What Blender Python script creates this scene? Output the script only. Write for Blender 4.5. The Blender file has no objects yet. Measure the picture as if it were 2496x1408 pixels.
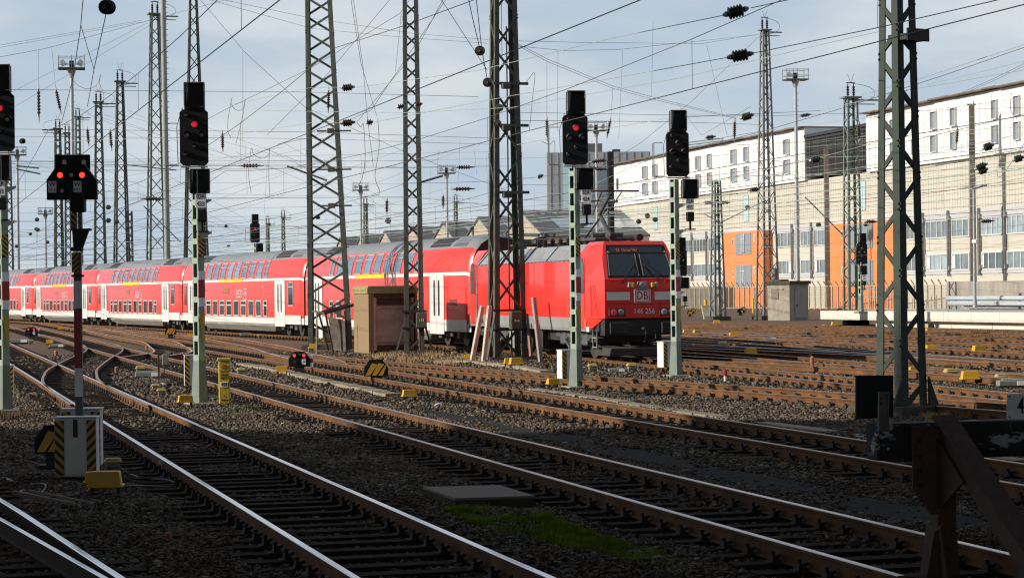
import bpy, bmesh, math, random
import numpy as np
from mathutils import Vector, Matrix
R = math.radians
rnd = random.Random(7)
S = bpy.context.scene
COL = S.collection
# ---------------------------------------------------------------- camera, sky, sun
FPX, CAMZ, ROLL = 5540.0, 2.34, 0.0113
cd = bpy.data.cameras.new('camera'); cam = bpy.data.objects.new('camera', cd); COL.objects.link(cam)
cam.location = (0, 0, CAMZ); cam.rotation_euler = (R(90), ROLL, 0)
cd.sensor_width = 36; cd.lens = 36 * FPX / 2496; cd.clip_start = .1; cd.clip_end = 5000
S.camera = cam
SUN_AZ, SUN_EL = (-.965, -.26), R(20)
sd = Vector((SUN_AZ[0], SUN_AZ[1], 0)).normalized()
sun_vec = Vector((sd.x * math.cos(SUN_EL), sd.y * math.cos(SUN_EL), math.sin(SUN_EL)))
ld = bpy.data.lights.new('sun', 'SUN'); ld.energy = 5.0; ld.angle = R(.5); ld.color = (1, .93, .82)
sun = bpy.data.objects.new('sun', ld); COL.objects.link(sun); sun.rotation_euler = sun_vec.to_track_quat('Z', 'Y').to_euler()
sun.location = (-60, -20, 40)
W = bpy.data.worlds.new('World'); S.world = W; W.use_nodes = True
nt = W.node_tree; nt.nodes.clear()
def N(t, typ, **k):
    n = t.nodes.new(typ)
    for a, b in k.items():
        if a in n.inputs: n.inputs[a].default_value = b
        else: setattr(n, a, b)
    return n
def ramp(t, pts, fac=None):
    n = t.nodes.new('ShaderNodeValToRGB'); e = n.color_ramp.elements
    while len(e) < len(pts): e.new(.5)
    for i, (p, c) in enumerate(pts):
        e[i].position = p; e[i].color = (*c, 1) if not isinstance(c, (int, float)) else (c, c, c, 1)
    if fac is not None: t.links.new(fac, n.inputs[0])
    return n
sky = N(nt, 'ShaderNodeTexSky', sky_type='NISHITA', sun_disc=False, sun_elevation=SUN_EL, sun_rotation=math.atan2(sd.x, sd.y) % (2 * math.pi), air_density=1.0, dust_density=1.5)
tc = N(nt, 'ShaderNodeTexCoord')
mp = N(nt, 'ShaderNodeMapping'); mp.inputs['Scale'].default_value = (4.2, 4.2, 14); nt.links.new(tc.outputs['Generated'], mp.inputs[0])
mp.inputs['Location'].default_value = (1.3, .4, .3)
nz = N(nt, 'ShaderNodeTexNoise', Scale=1.5, Detail=7, Roughness=.55); nt.links.new(mp.outputs[0], nz.inputs['Vector'])
sx = N(nt, 'ShaderNodeSeparateXYZ'); nt.links.new(tc.outputs['Generated'], sx.inputs[0])
cl = ramp(nt, [(.36, 0.0), (.62, 1.0)], nz.outputs['Fac'])
el = ramp(nt, [(.0, 1.0), (.22, .9), (.5, .12)], sx.outputs['Z'])
mm = N(nt, 'ShaderNodeMath', operation='MULTIPLY'); nt.links.new(cl.outputs[0], mm.inputs[0]); nt.links.new(el.outputs[0], mm.inputs[1])
b1 = N(nt, 'ShaderNodeBackground', Strength=.08)
hue = ramp(nt, [(.0, (.74, .80, .85)), (.05, (.575, .66, .735)), (.14, (.46, .555, .68)), (.3, (.40, .47, .60)), (.6, (.22, .27, .40))], sx.outputs['Z'])
cc = ramp(nt, [(.36, (.43, .555, .715)), (.48, (.56, .65, .735)), (.62, (.80, .84, .86))], nz.outputs['Fac'])
b2 = N(nt, 'ShaderNodeBackground', Strength=1.0)
mc = N(nt, 'ShaderNodeMix', data_type='RGBA', blend_type='MIX'); mc.inputs[0].default_value = .6
nt.links.new(hue.outputs[0], mc.inputs[6]); nt.links.new(cc.outputs[0], mc.inputs[7]); nt.links.new(mc.outputs[2], b2.inputs[0])
nt.links.new(sky.outputs[0], b1.inputs[0])
ms = N(nt, 'ShaderNodeMixShader'); el2 = ramp(nt, [(.0, .97), (.135, .95), (.24, .75), (.45, .5)], sx.outputs['Z'])
nt.links.new(el2.outputs[0], ms.inputs[0]); nt.links.new(b1.outputs[0], ms.inputs[1]); nt.links.new(b2.outputs[0], ms.inputs[2])
wo = N(nt, 'ShaderNodeOutputWorld'); nt.links.new(ms.outputs[0], wo.inputs[0])
vs = S.view_settings; vs.view_transform = 'Standard'; vs.look = 'None'; vs.exposure = 0; vs.gamma = 1
S.cycles.max_bounces = 6; S.cycles.diffuse_bounces = 2; S.cycles.glossy_bounces = 3; S.cycles.transparent_max_bounces = 8
S.cycles.use_denoising = True; S.cycles.filter_width = 1.2

# ---------------------------------------------------------------- where a pixel of the survey photograph lies
def _uv(px, py):
    u, v = px - 1248, py - 704
    return u * math.cos(ROLL) - v * math.sin(ROLL), v * math.cos(ROLL) + u * math.sin(ROLL)
def G(px, py, z=-.2):
    u, v = _uv(px, py); Y = FPX * (CAMZ - z) / v
    return Vector((u * Y / FPX, Y, z))
def A(px, py, Y):
    u, v = _uv(px, py)
    return Vector((u * Y / FPX, Y, CAMZ - v * Y / FPX))

# ---------------------------------------------------------------- materials
MATS = {}
def mat(name, col, rough=.6, metal=0., var=.12, vscale=3., dirt=None, dscale=1.2, damt=.5, bump=0., bscale=30., coat=0., emit=None, estr=1., spec=.5, streak=False, rand=0.):
    if name in MATS: return MATS[name]
    m = bpy.data.materials.new(name); m.use_nodes = True; t = m.node_tree
    b = t.nodes['Principled BSDF']; b.inputs['Roughness'].default_value = rough; b.inputs['Metallic'].default_value = metal
    b.inputs['Specular IOR Level'].default_value = spec
    if coat: b.inputs['Coat Weight'].default_value = coat; b.inputs['Coat Roughness'].default_value = .06
    tcn = N(t, 'ShaderNodeTexCoord'); src = tcn.outputs['Object']
    if streak:
        mpn = N(t, 'ShaderNodeMapping'); mpn.inputs['Scale'].default_value = (1, 1, .12); t.links.new(src, mpn.inputs[0]); src2 = mpn.outputs[0]
    else: src2 = src
    n1 = N(t, 'ShaderNodeTexNoise', Scale=vscale, Detail=5, Roughness=.65); t.links.new(src, n1.inputs['Vector'])
    c0 = [c * (1 - var) for c in col]; c1 = [min(1, c * (1 + var)) for c in col]
    r1 = ramp(t, [(.3, c0), (.7, c1)], n1.outputs['Fac']); out = r1.outputs[0]
    if dirt:
        n2 = N(t, 'ShaderNodeTexNoise', Scale=dscale, Detail=8, Roughness=.7); t.links.new(src2, n2.inputs['Vector'])
        r2 = ramp(t, [(.5 - .12, 0.), (.5 + .2, damt)], n2.outputs['Fac'])
        mx = N(t, 'ShaderNodeMix', data_type='RGBA'); t.links.new(r2.outputs[0], mx.inputs[0]); t.links.new(out, mx.inputs[6]); mx.inputs[7].default_value = (*dirt, 1); out = mx.outputs[2]
    if rand:      # each pane a little lighter or darker than its neighbours
        oi = N(t, 'ShaderNodeObjectInfo'); rr = ramp(t, [(0, 1 - rand), (.6, 1.), (1, 1 + rand)], oi.outputs['Random']); mr_ = N(t, 'ShaderNodeMix', data_type='RGBA', blend_type='MULTIPLY'); mr_.inputs[0].default_value = 1.; t.links.new(out, mr_.inputs[6]); t.links.new(rr.outputs[0], mr_.inputs[7]); out = mr_.outputs[2]
    t.links.new(out, b.inputs['Base Color'])
    if bump:
        n3 = N(t, 'ShaderNodeTexNoise', Scale=bscale, Detail=6, Roughness=.7); t.links.new(src, n3.inputs['Vector'])
        bp = N(t, 'ShaderNodeBump', Strength=bump, Distance=.02); t.links.new(n3.outputs['Fac'], bp.inputs['Height']); t.links.new(bp.outputs[0], b.inputs['Normal'])
    if emit: b.inputs['Emission Color'].default_value = (*emit, 1); b.inputs['Emission Strength'].default_value = estr
    MATS[name] = m; return m
def ballast_mat():
    m = bpy.data.materials.new('ballast'); m.use_nodes = True; t = m.node_tree; b = t.nodes['Principled BSDF']; b.inputs['Roughness'].default_value = .95; b.inputs['Specular IOR Level'].default_value = .15
    g = N(t, 'ShaderNodeNewGeometry'); P = g.outputs['Position']
    vo = N(t, 'ShaderNodeTexVoronoi', Scale=17.); t.links.new(P, vo.inputs['Vector'])
    hs = N(t, 'ShaderNodeSeparateColor'); t.links.new(vo.outputs['Color'], hs.inputs[0])
    r = ramp(t, [(0, (.06, .046, .035)), (.5, (.135, .106, .078)), (1, (.27, .22, .165))], hs.outputs[0])
    nb = N(t, 'ShaderNodeTexNoise', Scale=.35, Detail=6, Roughness=.7); t.links.new(P, nb.inputs['Vector'])
    rb = ramp(t, [(.38, 0.), (.62, .75)], nb.outputs['Fac'])
    mx = N(t, 'ShaderNodeMix', data_type='RGBA', blend_type='MIX'); t.links.new(rb.outputs[0], mx.inputs[0]); t.links.new(r.outputs[0], mx.inputs[6]); mx.inputs[7].default_value = (.10, .06, .038, 1)
    ed = ramp(t, [(.0, 1.), (.55, .8), (.9, .25)], vo.outputs['Distance'])
    ml = N(t, 'ShaderNodeMix', data_type='RGBA', blend_type='MULTIPLY'); ml.inputs[0].default_value = .8; t.links.new(mx.outputs[2], ml.inputs[6]); t.links.new(ed.outputs[0], ml.inputs[7])
    t.links.new(ml.outputs[2], b.inputs['Base Color'])
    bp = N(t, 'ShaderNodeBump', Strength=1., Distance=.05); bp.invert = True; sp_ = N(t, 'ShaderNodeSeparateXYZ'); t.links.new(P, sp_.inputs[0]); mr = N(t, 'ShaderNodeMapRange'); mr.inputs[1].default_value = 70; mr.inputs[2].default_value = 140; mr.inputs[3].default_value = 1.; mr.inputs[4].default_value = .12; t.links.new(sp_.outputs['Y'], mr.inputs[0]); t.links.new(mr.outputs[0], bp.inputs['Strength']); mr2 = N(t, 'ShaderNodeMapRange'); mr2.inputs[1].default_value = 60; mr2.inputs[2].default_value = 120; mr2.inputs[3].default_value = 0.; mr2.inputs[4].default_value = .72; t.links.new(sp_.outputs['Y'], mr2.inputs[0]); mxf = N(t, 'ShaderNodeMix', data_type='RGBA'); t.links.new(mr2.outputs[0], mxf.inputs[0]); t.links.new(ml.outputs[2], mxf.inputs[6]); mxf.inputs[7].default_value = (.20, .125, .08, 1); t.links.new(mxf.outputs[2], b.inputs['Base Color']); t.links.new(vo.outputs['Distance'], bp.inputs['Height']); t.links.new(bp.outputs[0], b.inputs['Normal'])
    return m
def stone_mat():
    m = bpy.data.materials.new('stone'); m.use_nodes = True; t = m.node_tree; b = t.nodes['Principled BSDF']; b.inputs['Roughness'].default_value = .9; b.inputs['Specular IOR Level'].default_value = .2
    g = N(t, 'ShaderNodeNewGeometry')
    r = ramp(t, [(0, (.04, .032, .025)), (.35, (.105, .083, .061)), (.7, (.175, .14, .104)), (.95, (.24, .195, .148)), (1, (.38, .32, .25))], g.outputs['Random Per Island'])
    nb = N(t, 'ShaderNodeTexNoise', Scale=.5, Detail=5); t.links.new(g.outputs['Position'], nb.inputs['Vector'])
    rb = ramp(t, [(.45, 0.), (.65, .55)], nb.outputs['Fac'])
    mx = N(t, 'ShaderNodeMix', data_type='RGBA'); t.links.new(rb.outputs[0], mx.inputs[0]); t.links.new(r.outputs[0], mx.inputs[6]); mx.inputs[7].default_value = (.135, .08, .046, 1)
    ns = N(t, 'ShaderNodeTexNoise', Scale=1.3, Detail=4, Roughness=.6); t.links.new(g.outputs['Position'], ns.inputs['Vector']); rs = ramp(t, [(.35, .55), (.6, 1.)], ns.outputs['Fac']); m2 = N(t, 'ShaderNodeMix', data_type='RGBA', blend_type='MULTIPLY'); m2.inputs[0].default_value = 1.; t.links.new(mx.outputs[2], m2.inputs[6]); t.links.new(rs.outputs[0], m2.inputs[7])
    t.links.new(m2.outputs[2], b.inputs['Base Color']); return m
M_ballast = ballast_mat(); M_stone = stone_mat()
M_rust = mat('rail_rust', (.165, .078, .031), .85, var=.4, vscale=2.2, dirt=(.06, .034, .022), dscale=.9, damt=.75, spec=.2)
M_railtop = mat('rail_top', (.42, .36, .33), .28, 1., var=.15, vscale=8)
M_shiny = mat('rail_bright', (.72, .72, .74), .2, 1., var=.06, vscale=8)
M_railwarm = mat('rail_worn', (.40, .27, .18), .42, .8, var=.2, vscale=6)
M_rustshade = mat('rail_rust_shaded', (.055, .035, .024), .85, var=.35, vscale=3, spec=.2)  # rust of the corner rails with the foreground shade put into its colour
M_clip = mat('clip_iron', (.035, .026, .021), .85, var=.3)
M_sleeper = mat('sleeper_wood', (.036, .027, .021), 1., var=.4, vscale=9, dirt=(.085, .06, .043), dscale=5, damt=.6, bump=.4, spec=.08)
M_steelgreen = mat('mast_paint', (.11, .13, .105), .7, spec=.2, var=.2, vscale=2, dirt=(.05, .035, .025), dscale=3, damt=.5)
M_steelgreen2 = mat('mast_paint_pale', (.17, .22, .16), .55, var=.2, vscale=2, dirt=(.09, .09, .07), dscale=3, damt=.5)
M_steelbrown = mat('mast_paint_brown', (.10, .11, .088), .7, spec=.2, var=.25, vscale=2, dirt=(.05, .04, .03), dscale=3, damt=.5)
M_galv = mat('galvanised', (.36, .38, .38), .5, .3, var=.12, vscale=4)
M_concrete = mat('concrete', (.36, .32, .26), .9, var=.15, vscale=2, dirt=(.17, .14, .10), dscale=1.6, damt=.6, bump=.25)
M_oldconc = mat('old_concrete', (.10, .088, .07), 1., spec=.1, var=.25, vscale=4, dirt=(.045, .045, .028), dscale=3, damt=.7, bump=.4)
M_black = mat('signal_black', (.010, .010, .011), .6, var=.2, spec=.25)
M_dull = mat('dull_black', (.02, .019, .018), .7, var=.3)
M_white = mat('white_paint', (.74, .74, .72), .45, var=.05, dirt=(.5, .48, .43), dscale=2.5, damt=.35)
M_red = mat('sign_red', (.36, .012, .014), .45)
M_yellow = mat('box_yellow', (.72, .40, .015), .5, var=.1, dirt=(.45, .25, .03), dscale=6, damt=.5)
M_amber = mat('hazard_yellow', (.62, .33, .015), .5, var=.1, dirt=(.35, .2, .03), dscale=8, damt=.4)
M_glow = mat('signal_red_light', (.5, .01, .01), .3, emit=(1., .05, .05), estr=1.2)
M_glowdim = mat('signal_red_dim', (.4, .01, .01), .3, emit=(1., .03, .05), estr=.5)
M_lens = mat('lens_dark', (.03, .03, .035), .15)
M_hood = mat('hood_grey', (.17, .165, .155), .6)  # grey lightened to put the hoods' sunlit crescents into the colour
M_plate = mat('plate_grey', (.90, .91, .92), .5, var=.04)
M_ink = mat('ink', (.02, .02, .02), .6)
M_wire = mat('wire_copper', (.10, .085, .075), .6, .2, var=.2)
M_wirepale = mat('wire_verdigris', (.31, .37, .32), .6, var=.2)
M_ins_brown = mat('insulator_brown', (.045, .022, .016), .25, var=.2)
M_ins_green = mat('insulator_green', (.03, .04, .022), .22, var=.2)
M_orange = mat('marker_orange', (.62, .17, .06), .6)
M_asphalt = mat('asphalt', (.036, .036, .037), 1., var=.25, vscale=2, dirt=(.06, .052, .044), dscale=1.6, damt=.7, bump=.5, bscale=40, spec=.08)
M_cable = mat('cable_black', (.016, .016, .016), .45, var=.2)
M_cabgrey = mat('cable_grey', (.22, .22, .22), .5)

# ---------------------------------------------------------------- mesh helpers
class MB:
    def __init__(s): s.v = []; s.f = []; s.m = []; s.M = None
    def add(s, vs, fs, mi=0):
        o = len(s.v)
        s.v += [tuple(s.M @ Vector(p)) for p in vs] if s.M is not None else [tuple(p) for p in vs]
        s.f += [tuple(o + i for i in f) for f in fs]; s.m += [mi] * len(fs); return s
    def box(s, c, d, mi=0, rz=0., ry=0., rx=0., taper=1.):
        x, y, z = d[0] / 2, d[1] / 2, d[2] / 2; k = taper
        P = [(-x, -y, -z), (x, -y, -z), (x, y, -z), (-x, y, -z), (-x * k, -y * k, z), (x * k, -y * k, z), (x * k, y * k, z), (-x * k, y * k, z)]
        Mt = Matrix.Translation(c)
        if rz or ry or rx: Mt = Mt @ Matrix.Rotation(rz, 4, 'Z') @ Matrix.Rotation(ry, 4, 'Y') @ Matrix.Rotation(rx, 4, 'X')
        return s.add([Mt @ Vector(p) for p in P], [(0, 3, 2, 1), (4, 5, 6, 7), (0, 1, 5, 4), (1, 2, 6, 5), (2, 3, 7, 6), (3, 0, 4, 7)], mi)
    def bbox(s, c, d, b=.01, mi=0, rz=0.):      # box with chamfered edges
        x, y, z = d[0] / 2, d[1] / 2, d[2] / 2; vs = []; 
        for zz, k in ((-z, b), (-z + b, 0), (z - b, 0), (z, b)):
            xx, yy = x - k, y - k
            vs += [(-xx + b, -yy, zz), (xx - b, -yy, zz), (xx, -yy + b, zz), (xx, yy - b, zz), (xx - b, yy, zz), (-xx + b, yy, zz), (-xx, yy - b, zz), (-xx, -yy + b, zz)]
        fs = [tuple(range(7, -1, -1)), tuple(range(24, 32))]
        for r in range(3):
            for i in range(8): j = (i + 1) % 8; fs.append((r * 8 + i, r * 8 + j, r * 8 + 8 + j, r * 8 + 8 + i))
        Mt = Matrix.Translation(c) @ Matrix.Rotation(rz, 4, 'Z')
        return s.add([Mt @ Vector(p) for p in vs], fs, mi)
    def beam(s, p, q, w, h, mi=0, up=(0, 0, 1), w2=None, h2=None):
        p, q = Vector(p), Vector(q); d = (q - p).normalized(); u = Vector(up)
        if abs(d.dot(u)) > .98: u = Vector((0, 1, 0))
        x = d.cross(u).normalized(); z = x.cross(d); w2 = w if w2 is None else w2; h2 = h if h2 is None else h2
        vs = []
        for c, a, b in ((p, w, h), (q, w2, h2)):
            vs += [c - x * a / 2 - z * b / 2, c + x * a / 2 - z * b / 2, c + x * a / 2 + z * b / 2, c - x * a / 2 + z * b / 2]
        return s.add(vs, [(3, 2, 1, 0), (4, 5, 6, 7), (0, 1, 5, 4), (1, 2, 6, 5), (2, 3, 7, 6), (3, 0, 4, 7)], mi)
    def cyl(s, p, q, r, r2=None, n=10, mi=0, cap=True):
        p, q = Vector(p), Vector(q); d = (q - p).normalized(); u = Vector((0, 0, 1)) if abs(d.z) < .9 else Vector((1, 0, 0))
        x = d.cross(u).normalized(); y = d.cross(x); r2 = r if r2 is None else r2; vs = []
        for c, a in ((p, r), (q, r2)):
            for i in range(n): t = 2 * math.pi * i / n; vs.append(c + x * (a * math.cos(t)) + y * (a * math.sin(t)))
        fs = [(i, (i + 1) % n, n + (i + 1) % n, n + i) for i in range(n)]
        if cap: fs += [tuple(range(n - 1, -1, -1)), tuple(range(n, 2 * n))]
        return s.add(vs, fs, mi)
    def lathe(s, p, q, prof, n=12, mi=0):       # prof: (t along p..q, radius)
        p, q = Vector(p), Vector(q); d = q - p; dn = d.normalized(); u = Vector((0, 0, 1)) if abs(dn.z) < .9 else Vector((1, 0, 0))
        x = dn.cross(u).normalized(); y = dn.cross(x); vs = []
        for t, r in prof:
            for i in range(n): a = 2 * math.pi * i / n; vs.append(p + d * t + x * (r * math.cos(a)) + y * (r * math.sin(a)))
        fs = []
        for k in range(len(prof) - 1):
            for i in range(n): j = (i + 1) % n; fs.append((k * n + i, k * n + j, k * n + n + j, k * n + n + i))
        fs += [tuple(range(n - 1, -1, -1)), tuple(range((len(prof) - 1) * n, len(prof) * n))]
        return s.add(vs, fs, mi)
    def prism(s, poly, p0, ax, ay, an, t, mi=0):  # poly in (ax,ay) at p0, thickness t along an
        p0, ax, ay, an = Vector(p0), Vector(ax), Vector(ay), Vector(an); n = len(poly)
        vs = [p0 + ax * a + ay * b for a, b in poly] + [p0 + ax * a + ay * b + an * t for a, b in poly]
        return s.add(vs, [tuple(range(n - 1, -1, -1)), tuple(range(n, 2 * n))] + [(i, (i + 1) % n, n + (i + 1) % n, n + i) for i in range(n)], mi)
    def tube(s, pts, r, n=6, mi=0):
        pts = [Vector(p) for p in pts]; vs = []; L = len(pts)
        for k, c in enumerate(pts):
            d = (pts[min(k + 1, L - 1)] - pts[max(k - 1, 0)]).normalized(); u = Vector((0, 0, 1)) if abs(d.z) < .95 else Vector((0, 1, 0))
            x = d.cross(u).normalized(); y = d.cross(x)
            for i in range(n): a = 2 * math.pi * i / n; vs.append(c + x * (r * math.cos(a)) + y * (r * math.sin(a)))
        fs = [(k * n + i, k * n + (i + 1) % n, k * n + n + (i + 1) % n, k * n + n + i) for k in range(L - 1) for i in range(n)]
        fs += [tuple(range(n - 1, -1, -1)), tuple(range((L - 1) * n, L * n))]
        return s.add(vs, fs, mi)
    def loft(s, secs, mi=0, cap=True, closed=True, mis=None):
        n = len(secs[0]); vs = [p for sec in secs for p in sec]; o = len(s.v)
        e = n if closed else n - 1
        for k in range(len(secs) - 1):
            pass
        fs, ms = [], []
        for k in range(len(secs) - 1):
            for i in range(e): j = (i + 1) % n; fs.append((k * n + i, k * n + j, k * n + n + j, k * n + n + i)); ms.append(mis[i] if mis else mi)
        if cap: fs += [tuple(range(n - 1, -1, -1)), tuple(range((len(secs) - 1) * n, len(secs) * n))]; ms += [mi, mi]
        s.add(vs, fs, mi); s.m[-len(fs):] = ms; return s
    def build_split(s, name, mats, parent=None, smooth=False):      # every separate piece becomes a part of its own
        par = list(range(len(s.v)))
        def find(i):
            while par[i] != i: par[i] = par[par[i]]; i = par[i]
            return i
        for f in s.f:
            for j in f[1:]: par[find(j)] = find(f[0])
        groups = {}
        for k, f in enumerate(s.f): groups.setdefault(find(f[0]), []).append(k)
        for ks in groups.values():
            idx = sorted({i for k in ks for i in s.f[k]}); mp_ = {i: j for j, i in enumerate(idx)}; q = MB(); q.v = [s.v[i] for i in idx]; q.f = [tuple(mp_[i] for i in s.f[k]) for k in ks]; q.m = [s.m[k] for k in ks]; q.build(name, mats, parent, smooth)
    def quad(s, a, b, c, d, mi=0): return s.add([a, b, c, d], [(0, 1, 2, 3)], mi)
    def mesh(s, name, mats, smooth=False):
        me = bpy.data.meshes.new(name); me.from_pydata(s.v, [], s.f)
        for m in (mats if isinstance(mats, (list, tuple)) else [mats]): me.materials.append(m)
        me.polygons.foreach_set('material_index', s.m)
        if smooth: me.polygons.foreach_set('use_smooth', [True] * len(s.f))
        bm = bmesh.new(); bm.from_mesh(me); bmesh.ops.recalc_face_normals(bm, faces=bm.faces); bm.to_mesh(me); bm.free()
        if smooth: me.set_sharp_from_angle(angle=R(38))
        return me
    def build(s, name, mats, parent=None, smooth=False, label=None):
        o = bpy.data.objects.new(name, s.mesh(name, mats, smooth)); COL.objects.link(o)
        if parent is not None: o.parent = parent
        if label: o['label'] = label
        return o
def tag(o, label=None, cat=None, group=None, kind=None):
    for k, v in (('label', label), ('category', cat), ('group', group), ('kind', kind)):
        if v: o[k] = v
    return o
def thing(name, loc, label, cat, group=None, rz=0.):
    o = bpy.data.objects.new(name, None); COL.objects.link(o); o.location = loc; o.rotation_euler = (0, 0, rz); o.empty_display_size = .2
    return tag(o, label, cat, group)
def copy_tree(o, parent=None, props=True):
    c = o.copy(); COL.objects.link(c); c.parent = parent
    for ch in o.children: copy_tree(ch, c)
    return c
_txt = {}
def text(s, size, parent, loc, rot, m, name='lettering', ext=.002, sx=1.):
    key = (s, ext)
    if key not in _txt:
        cu = bpy.data.curves.new('t', 'FONT'); cu.body = s; cu.extrude = ext; cu.align_x = 'CENTER'; cu.align_y = 'CENTER'; cu.size = 1; cu.resolution_u = 2; cu.offset = .004
        ob = bpy.data.objects.new('t', cu); COL.objects.link(ob); bpy.context.view_layer.update()
        me = bpy.data.meshes.new_from_object(ob.evaluated_get(bpy.context.evaluated_depsgraph_get())); bpy.data.objects.remove(ob); _txt[key] = me
    me = _txt[key].copy(); me.materials.clear(); me.materials.append(m); me.name = name
    o = bpy.data.objects.new(name, me); COL.objects.link(o); o.parent = parent; o.location = loc; o.rotation_euler = rot; o.scale = (size * sx, size, 1 if ext < .01 else 1); return o
FACE = (R(90), 0, 0)     # text standing up, read from -Y
# ---------------------------------------------------------------- ground
def catmull(pts, step=1.0):
    pts = [Vector((p[0], p[1], 0)) for p in pts]; P = [pts[0] * 2 - pts[1]] + pts + [pts[-1] * 2 - pts[-2]]; out = []
    for i in range(1, len(P) - 2):
        n = max(1, int((P[i + 1] - P[i]).length / step))
        for k in range(n):
            t = k / n; a, b, c, d = P[i - 1], P[i], P[i + 1], P[i + 2]
            out.append(.5 * ((2 * b) + (c - a) * t + (2 * a - 5 * b + 4 * c - d) * t * t + (3 * b - 3 * c + d - a) * t ** 3))
    out.append(pts[-1]); return out
g = MB()
ys = [-60, -20, 5] + list(range(14, 70, 2)) + list(range(70, 210, 10)) + [260, 400, 800, 1500, 3000]
for a, b in zip(ys, ys[1:]):
    xs = [-2500, -600, -120] + list(range(-60, 80, 20)) + [140, 700, 2500]
    for c, d in zip(xs, xs[1:]): g.quad((c, a, -.22), (d, a, -.22), (d, b, -.22), (c, b, -.22))
ground = g.build('ground', M_ballast); tag(ground, 'brown ballast ground of the railway yard', 'ground', kind='structure')

# ---------------------------------------------------------------- tracks
def LX(a, b): return lambda Y: a + b * Y
cB, cC, cD = LX(4.48, -.2691), LX(8.80, -.2683), LX(14.06, -.2783)
def straight(f, y0, y1, n=6): return [(f(y0 + (y1 - y0) * i / n), y0 + (y1 - y0) * i / n) for i in range(n + 1)]
F_PTS = [(14.6, 30), (12.0, 40), (9.6, 50), (7.3, 60), (5.3, 68), (3.2, 77), (1.1, 85), (-.65, 91.5), (-4.15, 102.3), (-9.45, 117.25), (-19.35, 142.2), (-29.2, 167.1), (-39.1, 192), (-59, 240), (-89, 300)]
PROF = [(-.062, -.172), (.062, -.172), (.062, -.162), (.012, -.148), (.010, -.045), (.034, -.036), (.036, -.006), (.028, 0), (-.028, 0), (-.036, -.006), (-.034, -.036), (-.010, -.045), (-.012, -.148), (-.062, -.162)]
RMI = [0] * 14; RMI[7] = 1; RMI[6] = 1; RMI[8] = 1
def offset(path, off):
    out = []
    for k, p in enumerate(path):
        d = (path[min(k + 1, len(path) - 1)] - path[max(k - 1, 0)]).normalized(); out.append((p + Vector((d.y, -d.x, 0)) * off, d))
    return out
def rail_mesh(path, off, mats, name, parent, y0=None, y1=None):
    secs = []
    for c, d in offset(path, off):
        if (y0 and c.y < y0) or (y1 and c.y > y1): continue
        nx = Vector((d.y, -d.x, 0)); secs.append([c + nx * a + Vector((0, 0, b)) for a, b in PROF])
    return MB().loft(secs, mis=RMI).build(name, mats, parent)
def sleeper_mb(seed):
    r = random.Random(seed); s = MB()
    s.box((r.uniform(-.03, .03), 0, -.235), (2.6, .25, .13), 0, taper=.985)
    for sgn in (-1, 1):
        x = sgn * .7525
        s.box((x, 0, -.168), (.36, .16, .012), 1)
        for q in (-1, 1):
            xx = x + q * .105
            s.box((xx, 0, -.135), (.075, .13, .06), 1, taper=.7); s.cyl((xx + q * .008, 0, -.11), (xx + q * .008, 0, -.065), .022, .02, 6, 1); s.box((xx - q * .035, 0, -.112), (.05, .1, .03), 1, ry=q * .35)
    return s
SLP = [sleeper_mb(i).mesh('sleeper', [M_sleeper, M_clip]) for i in range(3)]
TRACKS = []
def track(pts, label, top, y_ind=(0, 0), y0=None, y1=None, sl=True, step=1.2, only=None, sls=(None, None), rust=None):
    path = catmull(pts, step); t = thing('railway_track', (0, 0, 0), label, 'railway track', 'railway tracks of the yard'); mats = [rust or M_rust, top]
    for off in (-.7525, .7525):
        if only is None or only == off: rail_mesh(path, off, mats, 'rail', t, y0, y1)
    if not sl: return path
    acc, k, rest, n = 0., 0, MB(), 0
    for a, b in zip(path, path[1:]):
        L = (b - a).length; ang = math.atan2(-(b - a).x, (b - a).y)
        while acc < L:
            c = a.lerp(b, acc / L); acc += .63; k += 1
            if (sls[0] and c.y < sls[0]) or (sls[1] and c.y > sls[1]): continue
            if y_ind[0] <= c.y < y_ind[1] and n < 100:
                o = bpy.data.objects.new('sleeper', SLP[k % 3]); COL.objects.link(o); o.parent = t; o.location = (c.x, c.y, rnd.uniform(-.012, .004)); o.rotation_euler = (0, 0, ang + rnd.uniform(-.015, .015)); n += 1
            else:
                rest.M = Matrix.Translation((c.x, c.y, 0)) @ Matrix.Rotation(ang, 4, 'Z'); rest.box((0, 0, -.235), (2.6, .25, .13), 0)
                if c.y < 160:
                    for x in (-.86, -.65, .65, .86): rest.box((x, 0, -.135), (.1, .13, .09), 1, taper=.6)
        acc -= L
    if rest.v: tag(rest.build('sleepers', [M_sleeper, M_clip], t), kind='stuff')
    TRACKS.append((path, label)); return path
pA = track([(2.7 - .36 * y, y) for y in (12, 18, 24, 30)] + [(-9.8, 36), (-12.3, 44), (-15.5, 56), (-21, 76), (-30, 110)], 'railway track at the bottom left corner with bright polished rails', M_shiny, (14, 60), rust=M_rustshade)
bl = MB(); sec = []
for Y in (14, 18.72, 23.9, 27, 29): 
    x = 4.05 - .396 * Y; sec.append([Vector((x + a * .8, Y, b - .004)) for a, b in PROF])
bl.loft(sec, mis=RMI); tag(bl.build('switch_blade', [M_rustshade, M_shiny]), 'bright polished switch blade lying beside the rail in the bottom left corner', 'switch blade')
pB = track(straight(cB, 13, 140), 'left foreground track whose bright rails run past the striped cabinets', M_shiny, (16, 79))
pB2 = track([(cB(44), 44), (-9.35, 51), (-11.62, 60), (-12.85, 66), (-13.9, 72), (-15.5, 83.5), (-16.45, 91), (-17.5, 97.5), (-19.1, 105), (-20.9, 111.5), (-23.6, 122), (cC(135), 135)], 'curved turnout track snaking between the two left tracks', M_railwarm, (60, 108), y0=47.5, sls=(62, 104))
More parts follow.
